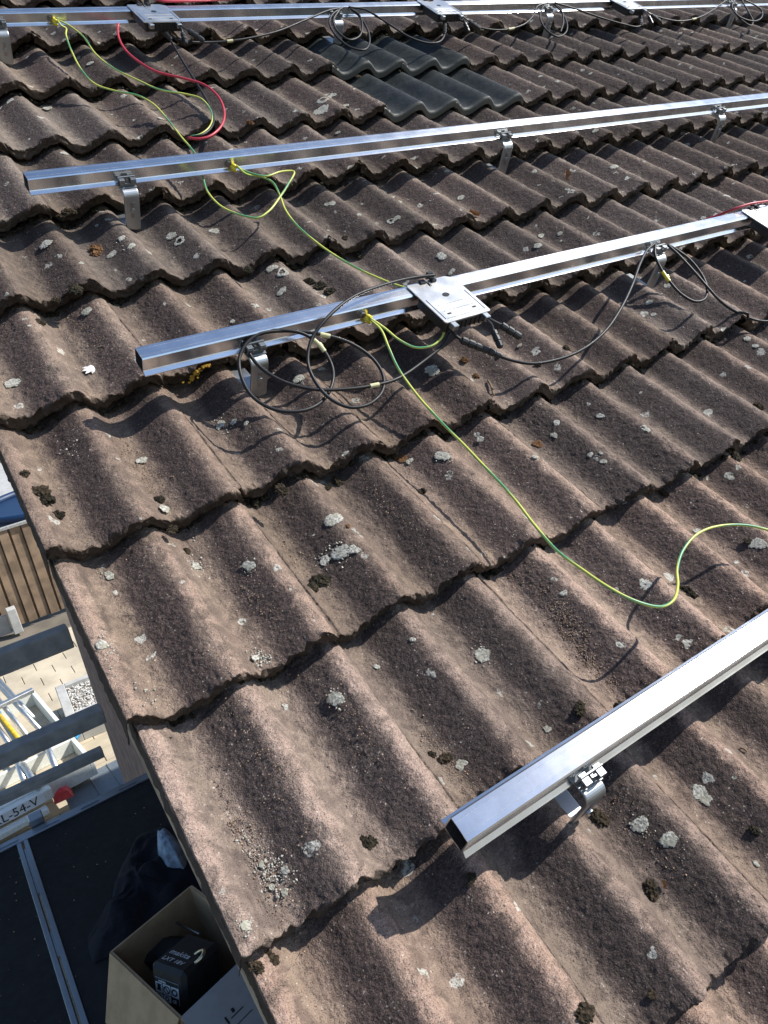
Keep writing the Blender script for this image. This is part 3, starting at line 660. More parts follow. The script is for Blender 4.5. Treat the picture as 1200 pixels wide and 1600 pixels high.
# ------------------------------------------------------------------ cables
def cable(name, label, pts, r, mat, cat='cable', extra=None, tags=()):
    """pts: (x, y, n) sight points turned into roof positions; n None lies on the tiles"""
    P = []
    for q in pts:
        x, y, n = q
        if n is None: s = sit(x, y); p = on(x, y, float(max(surf(s[0], s[1]), -.012)) + r)
        else: p = on(x, y, n)
        P.append(p)
    C = catmull(P, .005)
    # keep the run above the tile surface
    C[:, 2] = np.maximum(C[:, 2], surf(C[:, 0], C[:, 1]) + r * .9)
    n = 8 if r < .0035 else 10
    org = C[len(C) // 2].copy(); m = MB(); m.tube(C - org, r, n)
    o = m.build(name, mat, smooth=True); place_roof(o, org)
    me = o.data; uvl = me.uv_layers.new(name='UVMap'); L = np.concatenate([[0], np.cumsum(np.linalg.norm(np.diff(C, axis=0), axis=1))])
    for l in me.loops: uvl.data[l.index].uv = ((l.vertex_index % n) / n, L[min(l.vertex_index // n, len(L) - 1)])
    tag(o, label, cat)
    for f in tags:
        i = int(f[0] * (len(C) - 1)); a, b = max(0, i - f[1]), min(len(C) - 1, i + f[1]); mm = MB(); seg = C[a:b + 1] - org
        mm.tube(seg, r * 1.28, 10); sg = seg[len(seg) // 2]; T = seg[-1] - seg[0]; T /= np.linalg.norm(T); sd = np.cross(T, [0, 0, 1.0]); sd /= np.linalg.norm(sd) + 1e-9
        k = f[2] if len(f) > 2 else .006
        if k: mm.raw([sg - T * .005, sg + T * .005, sg + T * .004 - sd * (r + k) + np.array([0, 0, -.001]), sg - T * .004 - sd * (r + k), sg - T * .005 + np.array([0, 0, .0007]), sg + T * .005 + np.array([0, 0, .0007]), sg + T * .004 - sd * (r + k), sg - T * .004 - sd * (r + k) + np.array([0, 0, .001])], [(0, 1, 2, 3), (7, 6, 5, 4), (0, 4, 5, 1), (2, 6, 7, 3)])
        mm.build('tape', M['tape'], o)
    return o
KR = .0036
# coil at the end of the third rail, hanging from the hook
cable('black_cable', 'black cable coiled in two big loops around the hook at the rail end',
      [(703, 520, .06), (695, 536, .045), (660, 566, .03), (620, 592, .03), (585, 602, .032), (540, 608, .034), (490, 608, .036), (440, 595, .040), (405, 572, .046), (388, 548, .055), (388, 532, .066), (405, 520, .074), (440, 516, .076), (475, 522, .070), (500, 540, .055),
       (518, 570, .036), (520, 596, .028), (505, 625, .024), (475, 641, .024), (430, 640, .027), (395, 620, .034), (377, 588, .044), (374, 560, .056), (384, 538, .068), (405, 522, .076), (450, 517, .074), (500, 522, .068), (545, 535, .055), (580, 558, .040), (598, 585, .030), (597, 612, .026), (575, 632, .024), (545, 636, .026), (515, 622, .032),
       (492, 595, .042), (481, 565, .054), (487, 530, .074), (510, 498, .094), (550, 465, .102), (600, 445, .100), (645, 434, .098), (680, 430, .098)], KR, M['cable'], tags=[(.115, 2, 0), (.325, 3, .004), (.60, 2, 0)])
cable('black_cable', 'black cable drooping between the middle optimizer and the clipped hook on its right',
      [(706, 516, .055), (715, 527, .045), (770, 552, .026), (800, 563, .022), (830, 568, .022), (870, 562, .024), (910, 546, .030), (945, 518, .042), (970, 482, .056), (988, 445, .066), (1000, 412, .073), (1012, 390, .076), (1024, 380, .077)], KR, M['cable'])
o = cable('black_cable', 'black cable hanging in a loop with a bright yellow tag at the right',
      [(1024, 381, .077), (1024, 400, .068), (1034, 422, .052), (1048, 442, .040), (1065, 460, .032), (1085, 471, .028), (1100, 468, .030), (1105, 452, .036), (1098, 432, .046), (1080, 408, .060), (1060, 392, .070), (1044, 383, .076), (1060, 398, .070), (1085, 425, .055), (1105, 448, .045), (1125, 470, .03), (1150, 487, None), (1180, 500, None), (1215, 503, None)], KR, M['cable'], tags=[(.13, 3, .009)])
o.children[0].data.materials[0] = M['lug']
cable('black_cable', 'black cable running from the upper left optimizer to the coil on the hook',
      [(262, 55, .05), (285, 64, .045), (330, 66, .040), (375, 62, .045), (430, 50, .055), (480, 30, .068), (515, 16, .076), (536, 12, .078)], KR, M['cable'], tags=[(.27, 2, .004)])
cable('black_cable', 'black cable coil hanging on the hook above the black tiles',
      [(536, 12, .078), (520, 22, .07), (515, 38, .058), (527, 58, .040), (548, 74, .028), (568, 78, .026), (577, 68, .030), (574, 46, .045), (560, 24, .062), (548, 14, .074), (560, 22, .066), (566, 42, .050), (560, 58, .038), (545, 62, .036), (528, 50, .046), (521, 32, .06), (530, 16, .076)], KR, M['cable'])
cable('black_cable', 'black cable sagging over the black tiles to the next optimizer',
      [(545, 11, .078), (570, 15, .074), (605, 36, .056), (640, 58, .036), (668, 67, .028), (685, 66, .03), (694, 56, .036), (694, 42, .045), (692, 25, .055)], KR, M['cable'])
cable('black_cable', 'black cable rising from the optimizer above the black tiles to the double loop',
      [(690, 18, .055), (712, 28, .045), (745, 42, .038), (780, 47, .036), (815, 40, .045), (832, 26, .058), (840, 10, .072), (855, 5, .078)], KR, M['cable'], tags=[(.47, 3, .008)])
cable('black_cable', 'black cable hanging in a double loop under the farthest rail',
      [(855, 4, .078), (846, 15, .068), (845, 32, .054), (855, 48, .040), (870, 57, .032), (883, 52, .034), (886, 38, .044), (878, 20, .058), (866, 6, .072), (876, 14, .064), (880, 34, .046), (876, 50, .034)], KR, M['cable'])
cable('black_cable', 'black cable from the double loop to the optimizer at the upper right',
      [(866, 4, .078), (900, 14, .06), (940, 28, .044), (975, 38, .036), (995, 42, .034), (1003, 36, .038), (1000, 22, .050), (997, 14, .058)], KR, M['cable'])
cable('black_cable', 'black cable running off from the upper right optimizer to the corner loop',
      [(1000, 14, .055), (1030, 27, .042), (1060, 33, .038), (1090, 28, .045), (1115, 15, .058), (1133, 2, .072), (1145, -4, .078)], KR, M['cable'], tags=[(.40, 3, .008)])
cable('black_cable', 'black cable loop dangling at the upper right corner',
      [(1148, 0, .076), (1144, 12, .064), (1155, 26, .050), (1175, 33, .042), (1190, 27, .044), (1188, 14, .054), (1172, 4, .066), (1160, 0, .072), (1168, 16, .056), (1176, 32, .04), (1172, 40, .034), (1155, 28, .044), (1146, 10, .06)], KR, M['cable'])
cable('black_cable', 'black cable slanting down from the upper left optimizer beside the red one',
      [(258, 52, .05), (268, 66, .042), (285, 95, .028), (302, 122, .020), (318, 148, .016), (330, 172, .014), (334, 188, .012), (328, 202, .010), (315, 211, .008), (300, 214, .002)], KR, M['cable'])
cable('red_cable', 'red cable curving down from the farthest rail at the upper left', [(186, 30, .05), (184, 45, .042), (186, 60, .034), (196, 78, .026), (215, 95, .022), (245, 112, .020), (285, 122, .022), (318, 132, .022), (340, 150, .020), (350, 172, .018), (349, 190, .016), (340, 204, .012), (325, 214, .006), (308, 217, .002), (294, 215, -.002)], KR, M['red'])
cable('red_cable', 'red cable lying behind the farthest rail beside the upper left optimizer', [(232, -8, .085), (250, 1, .088), (280, 2, .088), (320, 1, .086), (380, -3, .08), (470, -10, .06)], KR, M['red'])
cable('red_cable', 'red cable lying on the rail at the right edge of the picture', [(1100, 344, .02), (1128, 334, .05), (1146, 327, .082), (1170, 319, .098), (1195, 315, .100), (1240, 308, .095)], KR, M['red'])
WR = .0026
cable('earth_wire', 'green and yellow earth wire winding from the farthest rail to the second rail',
      [(90, 32, .062), (96, 40, .055), (103, 44, .048), (103, 54, .042), (112, 80, .032), (128, 110, .024), (150, 132, .020), (180, 142, .022), (215, 149, .024), (240, 163, .022), (262, 187, .020), (285, 216, .022), (302, 236, .026), (316, 260, .030), (318, 280, .035), (326, 302, .030), (348, 324, .026), (380, 337, .026), (403, 340, .028), (420, 330, .034), (436, 310, .042), (450, 288, .050), (459, 268, .054), (440, 268, .056), (415, 275, .056), (390, 270, .058), (372, 262, .060)], WR, M['wire'], 'wire')
cable('earth_wire', 'green and yellow earth wire bowing down beside the red cable',
      [(90, 31, .062), (105, 38, .054), (128, 55, .040), (150, 85, .030), (175, 105, .024), (215, 125, .022), (250, 140, .020), (290, 147, .018), (312, 153, .018), (327, 168, .016), (332, 184, .014), (326, 200, .010), (312, 210, .004), (298, 213, 0)], WR, M['wire'], 'wire')
cable('earth_wire', 'green and yellow earth wire from the second rail down behind the middle optimizer',
      [(370, 259, .062), (385, 272, .056), (410, 277, .050), (425, 284, .045), (436, 302, .040), (446, 328, .034), (462, 350, .028), (490, 375, .024), (520, 397, .024), (560, 420, .024), (605, 440, .026), (640, 452, .03)], WR, M['wire'], 'wire')
cable('earth_wire', 'short green earth wire from the yellow lug to the middle optimizer',
      [(578, 497, .062), (600, 512, .055), (625, 532, .046), (650, 543, .042), (675, 540, .045), (690, 528, .052), (695, 516, .056)], WR, M['wire'], 'wire')
cable('earth_wire', 'long green and yellow earth wire snaking down across the tiles to the right edge',
      [(578, 499, .06), (595, 515, .054), (608, 545, .044), (622, 575, .034), (650, 615, .026), (690, 660, .024), (725, 695, .026), (760, 732, .03), (800, 775, .036), (835, 820, .042), (870, 860, .05), (910, 890, .06), (950, 917, .07), (990, 938, .074), (1030, 948, .070), (1052, 938, .062), (1059, 915, .052), (1058, 890, .046), (1066, 862, .044), (1085, 838, .046), (1110, 825, .048), (1145, 820, .050), (1175, 822, .050), (1215, 832, .048)], WR, M['wire'], 'wire')
# bolted earth lugs on the rail webs
def lug(x, y, ri, label, sgn=1):
    u = ux(x, y, .065); v = RAILS[ri](u) - WC; e = empty_roof('earth_lug', (u, v, RB + .020)); tag(e, label, 'cable lug', 'earth lugs on the rails')
    m = MB(); disc_bolt(m, (0, -.0008, 0), (0, -1, 0), .0095, .0015, 18); disc_bolt(m, (0, -.0022, 0), (0, -1, 0), .0068, .006, 6); m.build('bolt', M['bolt'], e, origin=None)
    m = MB(); m.tube([(.006, -.004, -.002), (.014, -.008, -.005), (.020, -.012, -.008)], [.0042, .0046, .0040], 10); m.tube([(.005, -.005, -.004), (.011, -.011, -.012), (.015, -.015, -.017)], [.0040, .0045, .0040], 10); m.build('sleeve', M['lug'], e, True)
lug(358, 257, 2, 'yellow-sleeved bolt lug on the second rail from the top')
lug(568, 494, 3, 'yellow-sleeved bolt lug just left of the middle optimizer')
lug(77, 27, 1, 'yellow-sleeved bolt lug at the upper left of the farthest rail')
# joined plug pairs on the drooping cables
def plug(label, x0, y0, n0, x1, y1, n1):
    a, b = on(x0, y0, n0), on(x1, y1, n1); m = MB(); d = b - a; L = np.linalg.norm(d); connector(m, np.zeros(3), d, L * .56, .0085); connector(m, d, -d, L * .5, .0075)
    o = m.build('cable_connector', M['black'], smooth=False); place_roof(o, a); tag(o, label, 'connector', 'joined cable connectors')
plug('pair of joined black plugs on the cable right of the middle optimizer', 718, 530, .046, 784, 557, .024)
plug('pair of joined black plugs under the upper left optimizer', 240, 36, .060, 268, 62, .046)
plug('upright black plug under the optimizer above the black tiles', 695, 27, .056, 695, 53, .040)
plug('black plug under the optimizer at the upper right', 1000, 19, .056, 1001, 38, .040)

# ------------------------------------------------------------------ bits lying on the roof
def feather(x, y):
    p = sit(x, y); m = MB()
    for i, a in enumerate((150, 178, 205, 235, 120)):
        d = np.array([math.cos(math.radians(a)), math.sin(math.radians(a))]); L = .024 * (1 if i < 3 else .7); s = np.array([-d[1], d[0]]); pts = []
        for t, w in ((0, .0006), (.35, .0030), (.75, .0034), (1, .0006)):
            for q in (-1, 0, 1):
                c = p[:2] + d * L * t + s * w * q; pts.append((c[0], c[1], float(surf(c[0], c[1])) + .0022 + .0028 * t * (1 - t) * 4 + (.0008 if q == 0 else 0)))
        top = len(pts); pts += [(a_, b_, c_ - .0005) for a_, b_, c_ in pts]; F = []
        for j in range(3):
            for k in range(2): A = j * 3 + k; F += [(A, A + 1, A + 4, A + 3), (top + A, top + A + 3, top + A + 4, top + A + 1)]
        m.raw(pts, F)
    o = m.build('feather', M['feather'], origin=p); place_roof(o, p); tag(o, 'small white feather lying in a trough left of the coiled cable', 'feather')
feather(148, 577)
def leaf(x, y, L, a, label):
    p = sit(x, y); d = np.array([math.cos(a), math.sin(a)]); s = np.array([-d[1], d[0]]); V = []; n = 9
    for j in range(n):
        t = j / (n - 1); w = L * .28 * math.sin(math.pi * min(1, t * 1.02)) ** .8 + .0003
        for q in (-1, -.5, 0, .5, 1):
            c = p[:2] + d * L * (t - .5) + s * w * q * .8; V.append((c[0], c[1], float(surf(c[0], c[1])) + .003 + L * .45 * abs(q) ** 1.5 * .7 + L * .22 * t * t))
    b = len(V); V += [(x_, y_, z_ - .0005) for x_, y_, z_ in V]; F = []
    for j in range(n - 1):
        for k in range(4): A = j * 5 + k; F += [(A, A + 1, A + 6, A + 5), (b + A, b + A + 5, b + A + 6, b + A + 1)]
    m = MB(); m.raw(V, F); o = m.build('dead_leaf', M['leaf'], origin=p, smooth=True); place_roof(o, p); tag(o, label, 'leaf', 'dead leaves on the roof')
leaf(886, 275, .036, 1.0, 'curled brown leaf below the second rail from the top'); leaf(740, 338, .03, 2.4, 'crumpled brown leaf at a tile edge between the second and third rails')
leaf(1035, 1384, .010, 1.2, 'tiny orange brown leaf beside a moss clump at the lower right')
def stick(x0, y0, x1, y1, label, r=.0018):
    a, b = sit(x0, y0), sit(x1, y1); c = (a + b) / 2; m = MB(); P = [a + np.array([0, 0, .003]), a * .6 + b * .4 + np.array([.001, 0, .005]), b + np.array([0, 0, .004])]
    m.tube(catmull(P) - c, r, 6); o = m.build('twig', M['twig'], smooth=True); place_roof(o, c); tag(o, label, 'twig', 'twigs on the roof')
stick(762, 596, 771, 620, 'short thick twig below the plugs of the middle optimizer', .0028); stick(360, 198, 375, 224, 'thin pale twig below the red cable')
stick(1155, 1170, 1165, 1176, 'tiny dark twig at the right below the nearest rail', .0016)

# ------------------------------------------------------------------ scaffold beside the gable
DZ = -.88
M.update(ply=simple('phenolic_plywood', (.009, .0085, .0085), .75, var=.35, scale=14, bump=.1), scaf=metal('scaffold_aluminium', (.40, .44, .48), .42, 0, True), darkbeam=simple('grey_coated_beam', (.36, .35, .33), .5, var=.2, scale=20),
         card=simple('cardboard', (.42, .29, .165), .85, var=.12, scale=25), cardw=simple('white_printed_cardboard', (.36, .36, .36), .8, var=.08, scale=25), navy=simple('navy_cloth', (.004, .005, .011), .9, var=.4, scale=40, bump=.5, bscale=300),
         pale_cloth=simple('pale_blue_cloth', (.28, .36, .44), .9, var=.4, scale=40), toolblk=simple('tool_plastic', (.018, .022, .022), .5, var=.3), teal=simple('teal_plastic', (.01, .10, .12), .45), white=simple('white_print', (.75, .76, .76), .6, var=.04), brass=metal('brass_steel', (.60, .52, .36), .3, 0, False))
scaf = empty('scaffold', (0, 1.0, DZ)); tag(scaf, 'aluminium scaffold with dark plywood deck beside the gable', 'scaffold')
def spart(name, mb_, mat, parent=None, smooth=False):
    o = mb_.build(name, mat, parent or scaf, smooth, origin=(0, 1.0, DZ) if parent is None else None); return o
m = MB(); m.box((-.905, -1.1, DZ - .012), (-.249, 1.755, DZ)); spart('deck_board', m, M['ply'])
m = MB(); m.box((-.213, -1.1, DZ - .012), (.40, 1.755, DZ)); spart('deck_board', m, M['ply'])
for u in (-.2485, -.2275):
    m = MB(); m.box((u, -1.1, DZ - .05), (u + .014, 1.757, DZ + .004), bev=.001)
    for k in (.003, .0065, .010): m.box((u + k, -1.1, DZ + .0035), (u + k + .0012, 1.757, DZ + .0052))
    spart('deck_edge_profile', m, M['scaf'])
for a, b in ((1.48, 1.72), (1.2, 1.3), (.7, .86)):
    m = MB(); m.box((-.2338, a, DZ - .01), (-.2282, b, DZ - .002)); spart('deck_gap_strip', m, M['scaf'])
m = MB(); m.box((-.905, 1.758, DZ - .05), (.40, 1.795, DZ + .006), bev=.002)
for k in range(5): m.box((-.30 + k * .13, 1.770, DZ + .0055), (-.24 + k * .13, 1.782, DZ + .0085))
spart('deck_end_profile', m, M['scaf'])
m = MB(); m.box((-.195, 1.80, DZ - .03), (-.150, 1.845, DZ + .03), bev=.003); spart('end_clip', m, M['scaf'])
for z0, z1, u1, th in ((-.318, -.248, .103, .055), (-.612, -.560, .122, .060), (-.728, -.694, .082, .030)):
    m = MB(); m.box((-1.2, 1.76, z0), (u1, 1.76 + th, z1), bev=.003); m.box((-1.2, 1.757, z0 + .012), (u1 - .001, 1.762, z0 + .016)); spart('guard_rail', m, M['darkbeam'])
for u, z0, z1 in ((-.95, -4.6, .3), (-.325, -4.6, -.80)):
    m = MB(); m.tube([(u, 1.83, z0), (u, 1.83, z1)], .024, 14); spart('standard', m, M['darkbeam'], smooth=True)
for u in (-.95, .36):
    m = MB(); m.tube([(u, -1.1, -4.6), (u, -1.1, DZ - .02)], .024, 14); spart('standard', m, M['darkbeam'], smooth=True)

items = []
for k in range(150): items.append((oct_v * np.array([1, .7, .5]), oct_f, np.array([random.uniform(-.6, .3), random.uniform(-.3, .74), .0012]), random.choice((.0012, .0012, .002, .0035)), random.uniform(0, 6.28)))
joined('dust_fleck', items, M['card'], scaf)
# cardboard box with tools
A = pz(172, 1487, -.60); B = pz(292, 1380, -.60); Cc = pz(283, 1592, -.60)
bx = Vector((Cc[0] - A[0], Cc[1] - A[1], 0)); L1 = bx.length; bx.normalize(); by = Vector((-bx.y, bx.x, 0)); L2 = abs(Vector(B - A).dot(by))
BM = Matrix((( bx.x, by.x, 0, A[0]), (bx.y, by.y, 0, A[1]), (0, 0, 1, DZ), (0, 0, 0, 1)))
box = empty('cardboard_box', A * np.array([1, 1, 0]) + np.array([0, 0, DZ])); box.rotation_euler = (0, 0, math.atan2(bx.y, bx.x)); tag(box, 'open cardboard box holding tools on the scaffold deck', 'box')
HB = -.60 - DZ; c = .004
def bpart(nm, mat, f): m = MB(); f(m); return m.build(nm, mat, box)
bpart('base', M['card'], lambda m: m.box((0, 0, .001), (L1, L2, c)))
bpart('side_wall', M['card'], lambda m: m.box((0, 0, c), (L1, c, HB)))
bpart('side_wall', M['card'], lambda m: m.box((0, L2 - c, c), (L1, L2, HB)))
bpart('side_wall', M['card'], lambda m: m.box((0, c, c), (c, L2 - c, HB)))
bpart('side_wall', M['cardw'], lambda m: m.box((L1 - c, c, c), (L1, L2 - c, HB)))
def flap(m, edge, w, ang, inset, L):
    # flap hinged along local x at y=0, falling outwards
    pts = [(inset * .1, 0), (L - inset * .1, 0), (L - inset, -w), (inset, -w)]; m.prism(pts, 0, .003, edge @ Matrix.Rotation(ang, 4, 'X'))
E1 = Matrix.Translation((0, 0, HB))
bpart('flap', M['card'], lambda m: flap(m, E1, .135, math.radians(62), .03, L1))
E2 = Matrix.Translation((L1, 0, HB)) @ Matrix.Rotation(math.pi / 2, 4, 'Z')
fl = bpart('flap', M['cardw'], lambda m: flap(m, E2, .15, math.radians(35), .004, L2))
E3 = Matrix.Translation((L1, L2, HB)) @ Matrix.Rotation(math.pi, 4, 'Z')
bpart('flap', M['card'], lambda m: flap(m, E3, .12, math.radians(80), .02, L1))
def text_mesh(name, s, size, mat, mw, parent, extr=.0003, shear=0.0):
    cu = bpy.data.curves.new(name, 'FONT'); cu.body = s; cu.size = size; cu.extrude = extr; cu.align_x = 'CENTER'; cu.align_y = 'CENTER'; cu.shear = shear; cu.resolution_u = 3
    t = bpy.data.objects.new(name, cu); col.objects.link(t); dg = bpy.context.evaluated_depsgraph_get(); me = bpy.data.meshes.new_from_object(t.evaluated_get(dg)); bpy.data.objects.remove(t); bpy.data.curves.remove(cu)
    me.materials.clear(); me.materials.append(mat); me.transform(mw); return link(name, me, parent)
# handling marks on the white flap
FM = E2 @ Matrix.Rotation(math.radians(35), 4, 'X')
m = MB()
for x0, y0, x1, y1 in ((.060, -.070, .064, -.055), (.070, -.066, .100, -.064), (.060, -.082, .110, -.0805), (.078, -.060, .084, -.052)): m.box((x0, y0, .0031), (x1, y1, .0036), FM)
for i in range(6):
    a = i * math.pi / 3; R2 = Matrix.Translation((.080, -.105, 0)) @ Matrix.Rotation(a, 4, 'Z'); m.box((.007, -.005, .0031), (.010, .005, .0036), FM @ R2)
m.build('printed_mark', M['toolblk'], fl)

# battery in the box: placed with its label face towards the viewer
bat = empty('tool_battery', (0, 0, 0)); tag(bat, 'black tool battery with white label standing in the cardboard box', 'battery')
p0 = pz(262, 1545, -.615); bat.location = p0; bat.scale = (1.15, 1.15, 1.15); yawb = math.atan2(bx.y, bx.x) + .05
bat.rotation_euler = (math.radians(-16), 0, yawb + .22)
def batp(nm, mat, f): m = MB(); f(m); return m.build(nm, mat, bat)
batp('body', M['toolblk'], lambda m: m.box((-.040, .0, -.065), (.040, .10, .038), bev=.008))
m = MB(); m.box((-.027, -.0018, -.024), (.027, -.0008, .016)); lb = m.build('label', M['white'], bat)
m = MB()
for x in (-.0095, .0095): m.box((x - .0005, -.0024, -.024), (x + .0005, -.0019, .009))
m.box((-.027, -.0024, -.0115), (.027, -.0019, -.0105)); m.box((-.027, -.0024, .009), (.027, -.0019, .016)); m.box((.0100, -.0024, -.024), (.027, -.0019, -.0118))
def ringm(m, x, z, r, w):
    P = [(r * math.cos(t), r * math.sin(t)) for t in np.linspace(0, 2 * math.pi, 17)]; q = [(a * (1 - w), b * (1 - w)) for a, b in P]
    for i in range(16): m.raw([(x + P[i][0], -.0025, z + P[i][1]), (x + P[i + 1][0], -.0025, z + P[i + 1][1]), (x + q[i + 1][0], -.0025, z + q[i + 1][1]), (x + q[i][0], -.0025, z + q[i][1])], [(0, 1, 2, 3)])
ringm(m, 0, -.001, .0075, .25); ringm(m, 0, -.0175, .0045, .35); ringm(m, -.018, -.0175, .0048, .4); ringm(m, .018, -.001, .0068, .4)
m.box((-.0007, -.0026, -.008), (.0007, -.0021, .006), Matrix.Translation((0, 0, -.001)) @ Matrix.Rotation(-.75, 4, 'Y') @ Matrix.Translation((0, 0, .001)))
m.box((-.0225, -.0026, -.006), (-.0135, -.0021, -.004)); m.box((-.0215, -.0026, -.004), (-.0145, -.0021, .004)); m.box((-.0235, -.0026, .0045), (-.0125, -.0021, .006))
m.build('label_print', M['toolblk'], lb)
TX = Matrix.Rotation(math.pi / 2, 4, 'X')
text_mesh('lettering', 'makita', .0065, M['white'], Matrix.Translation((-.010, -.0027, .0125)) @ TX, lb)
text_mesh('lettering', 'CE', .008, M['white'], Matrix.Translation((.017, -.0027, -.018)) @ TX, lb)
TT = Matrix.Translation((-.004, .030, .0386))
text_mesh('lettering', 'makita', .017, M['white'], TT @ Matrix.Translation((0, .010, 0)), bat, shear=.2)
text_mesh('lettering', 'LXT 18V', .013, M['white'], TT @ Matrix.Translation((0, -.009, 0)), bat, shear=.2)
# a second tool and a padlock-shaped shackle, a long bolt, a dark cloth
tl = empty('power_tool', pz(262, 1490, -.70)); tl.rotation_euler = (.2, .1, yawb + .6); tag(tl, 'dark cordless tool lying deep in the cardboard box', 'power tool')
m = MB(); m.box((-.055, -.03, -.03), (.055, .03, .03), bev=.012); m.build('housing', M['toolblk'], tl)
m = MB(); m.tube([(.05, 0, 0), (.075, 0, 0), (.10, 0, 0)], [.022, .018, .008], 14); m.build('chuck', M['bolt'], tl, True)
m = MB(); m.tube([(-.02, .02, -.02), (-.03, .05, -.05), (-.035, .07, -.08)], .017, 12); m.build('grip', M['teal'], tl, True)
ps = pz(296, 1505, -.60); m = MB(); m.tube(catmull([(-.012, 0, 0), (-.011, .03, .002), (-.004, .042, .003), (.006, .042, .003), (.012, .03, .002), (.012, 0, 0)], .003), .0042, 8); m.tube([(-.012, -.012, 0), (-.012, .004, 0)], .0062, 10); m.tube([(.012, -.012, 0), (.012, .004, 0)], .0062, 10)
o = m.build('shackle', M['brass'], smooth=True); o.location = ps; o.rotation_euler = (.5, 0, yawb - .9); tag(o, 'small brassy shackle lying on the tool battery', 'shackle')
a, b = pz(268, 1438, -.66), pz(312, 1460, -.64); m = MB(); m.tube([np.zeros(3), b - a], .003, 8); disc_bolt(m, (0, 0, 0), tuple(a - b), .007, .006, 8)
o = m.build('long_bolt', M['bolt']); o.location = a; tag(o, 'long thin bolt sticking up in the cardboard box', 'bolt')
def cloth(name, poly, mat, label, h=.07, seed=0, cat='clothing'):
    P = np.array([pz(x, y, DZ)[:2] for x, y in poly]); c = P.mean(0); n = 34; V = []; F = []; rings = 12
    from itertools import product
    seg = []
    for i in range(len(P)):
        for t in np.linspace(0, 1, 8, endpoint=False): seg.append(P[i] * (1 - t) + P[(i + 1) % len(P)] * t)
    seg = np.array(seg); n = len(seg)
    for j in range(rings + 1):
        q = j / rings
        for i in range(n):
            x, y = c + (seg[i] - c) * q * (1 + .05 * float(fbm(i * .21, j * .0, seed, 2)))
            z = h * (1 - q ** 3) + .022 * float(fbm(x * 16, y * 16, seed, 4)) * (1 - q ** 6) + .004; V.append((x - c[0], y - c[1], max(.002, z)))
    for j in range(rings):
        for i in range(n): k = (i + 1) % n; F.append((j * n + i, j * n + k, j * n + n + k, j * n + n + i))
    m = MB(); m.raw(V, F); o = m.build(name, mat, smooth=True); o.location = (c[0], c[1], DZ); tag(o, label, cat); return o
cloth('jacket', [(136, 1468), (165, 1440), (185, 1370), (215, 1310), (262, 1290), (330, 1330), (330, 1400), (262, 1430), (200, 1480), (150, 1505)], M['navy'], 'crumpled dark navy jacket on the deck behind the cardboard box', .06, 3)
cloth('rag', [(246, 1322), (268, 1315), (300, 1345), (300, 1385), (268, 1385), (252, 1360)], M['pale_cloth'], 'crumpled pale blue rag half hidden by the roof edge', .10, 8, 'rag')

# ------------------------------------------------------------------ the yard far below
GZ = -4.6
M.update(paver=simple('sandy_paver', (.52, .45, .33), .85, var=.18, scale=2.2, bump=.3), joint=simple('sand', (.20, .17, .12), .95), lawn=simple('bare_soil', (.15, .13, .10), .95, var=.3, scale=1.3), concrete=simple('pale_concrete', (.42, .42, .40), .85, var=.12, scale=6), gravel=simple('white_gravel', (.55, .54, .51), .9, var=.35, scale=30),
         fence=simple('fence_boards', (.24, .17, .11), .85, var=.3, scale=4), fence_post=simple('grey_fence_post', (.33, .33, .31), .8), crate=simple('grey_crate_plastic', (.13, .155, .175), .5, var=.1), alu2=metal('yard_aluminium', (.75, .76, .74), .42, 0, False), trail=simple('pale_grey_paint', (.72, .74, .68), .5, var=.08), redp=simple('red_plastic', (.50, .02, .02), .4), yel=simple('yellow_paint', (.62, .42, .03), .5), blue=simple('blue_plastic', (.02, .28, .58), .5, var=.15), bluef=simple('blue_pool_liner', (.006, .030, .085), .5, var=.2), bush=simple('dark_leaves', (.035, .05, .02), .8, var=.5, scale=20))
m = MB(); m.box((-150, -150, GZ - .25), (150, 250, GZ - .06)); g = m.build('ground', M['lawn']); tag(g, 'bare brown soil around the paved yard', 'ground', kind='structure')
m = MB(); m.box((-2.6, 4.0, GZ - .058), (3.2, 12.9, GZ - .012)); pav = m.build('paving', M['joint']); tag(pav, 'sand bed of the sunlit sandy paved yard', 'paving', kind='structure')
mp = MB(); mp.box((-.222, -.146, 0), (.222, .146, .05), bev=.007); proto = mp.build('paver', M['paver'], pav); pm = proto.data; first = True
for j in range(20):
    for i in range(8):
        x = -1.6 + i * .452 + (.225 if j % 2 else 0); y = 6.9 + j * .302
        o = proto if first else link('paver', pm, pav); first = False
        o.location = (x, y, GZ - .052 + .004 + random.uniform(-.002, .002)); o.rotation_euler = (0, 0, random.uniform(-.006, .006))
# planter with pale gravel
q = pz(128, 1085, GZ + .35); pl = empty('planter', (q[0], q[1], GZ)); pl.rotation_euler = (0, 0, -.06); tag(pl, 'pale concrete planter filled with white gravel against the gable', 'planter')
m = MB()
for lo, hi in (((-.28, -.55, 0), (-.16, .42, .40)), ((.40, -.55, 0), (.52, .42, .40)), ((-.158, -.55, 0), (.398, -.47, .40)), ((-.158, .34, 0), (.398, .42, .40))): m.box(lo, hi, bev=.008)
m.build('trough', M['concrete'], pl)
its = []
for k in range(900): its.append((oct_v * np.array([1, .8, .7]), oct_f, np.array([random.uniform(-.15, .39), random.uniform(-.46, .33), .34 + random.uniform(-.01, .02)]), random.uniform(.012, .024), random.uniform(0, 6.28)))
joined('gravel', its, M['gravel'], pl)
m = MB(); m.box((-.155, -.465, .20), (.395, .335, .335)); m.build('soil', M['joint'], pl)
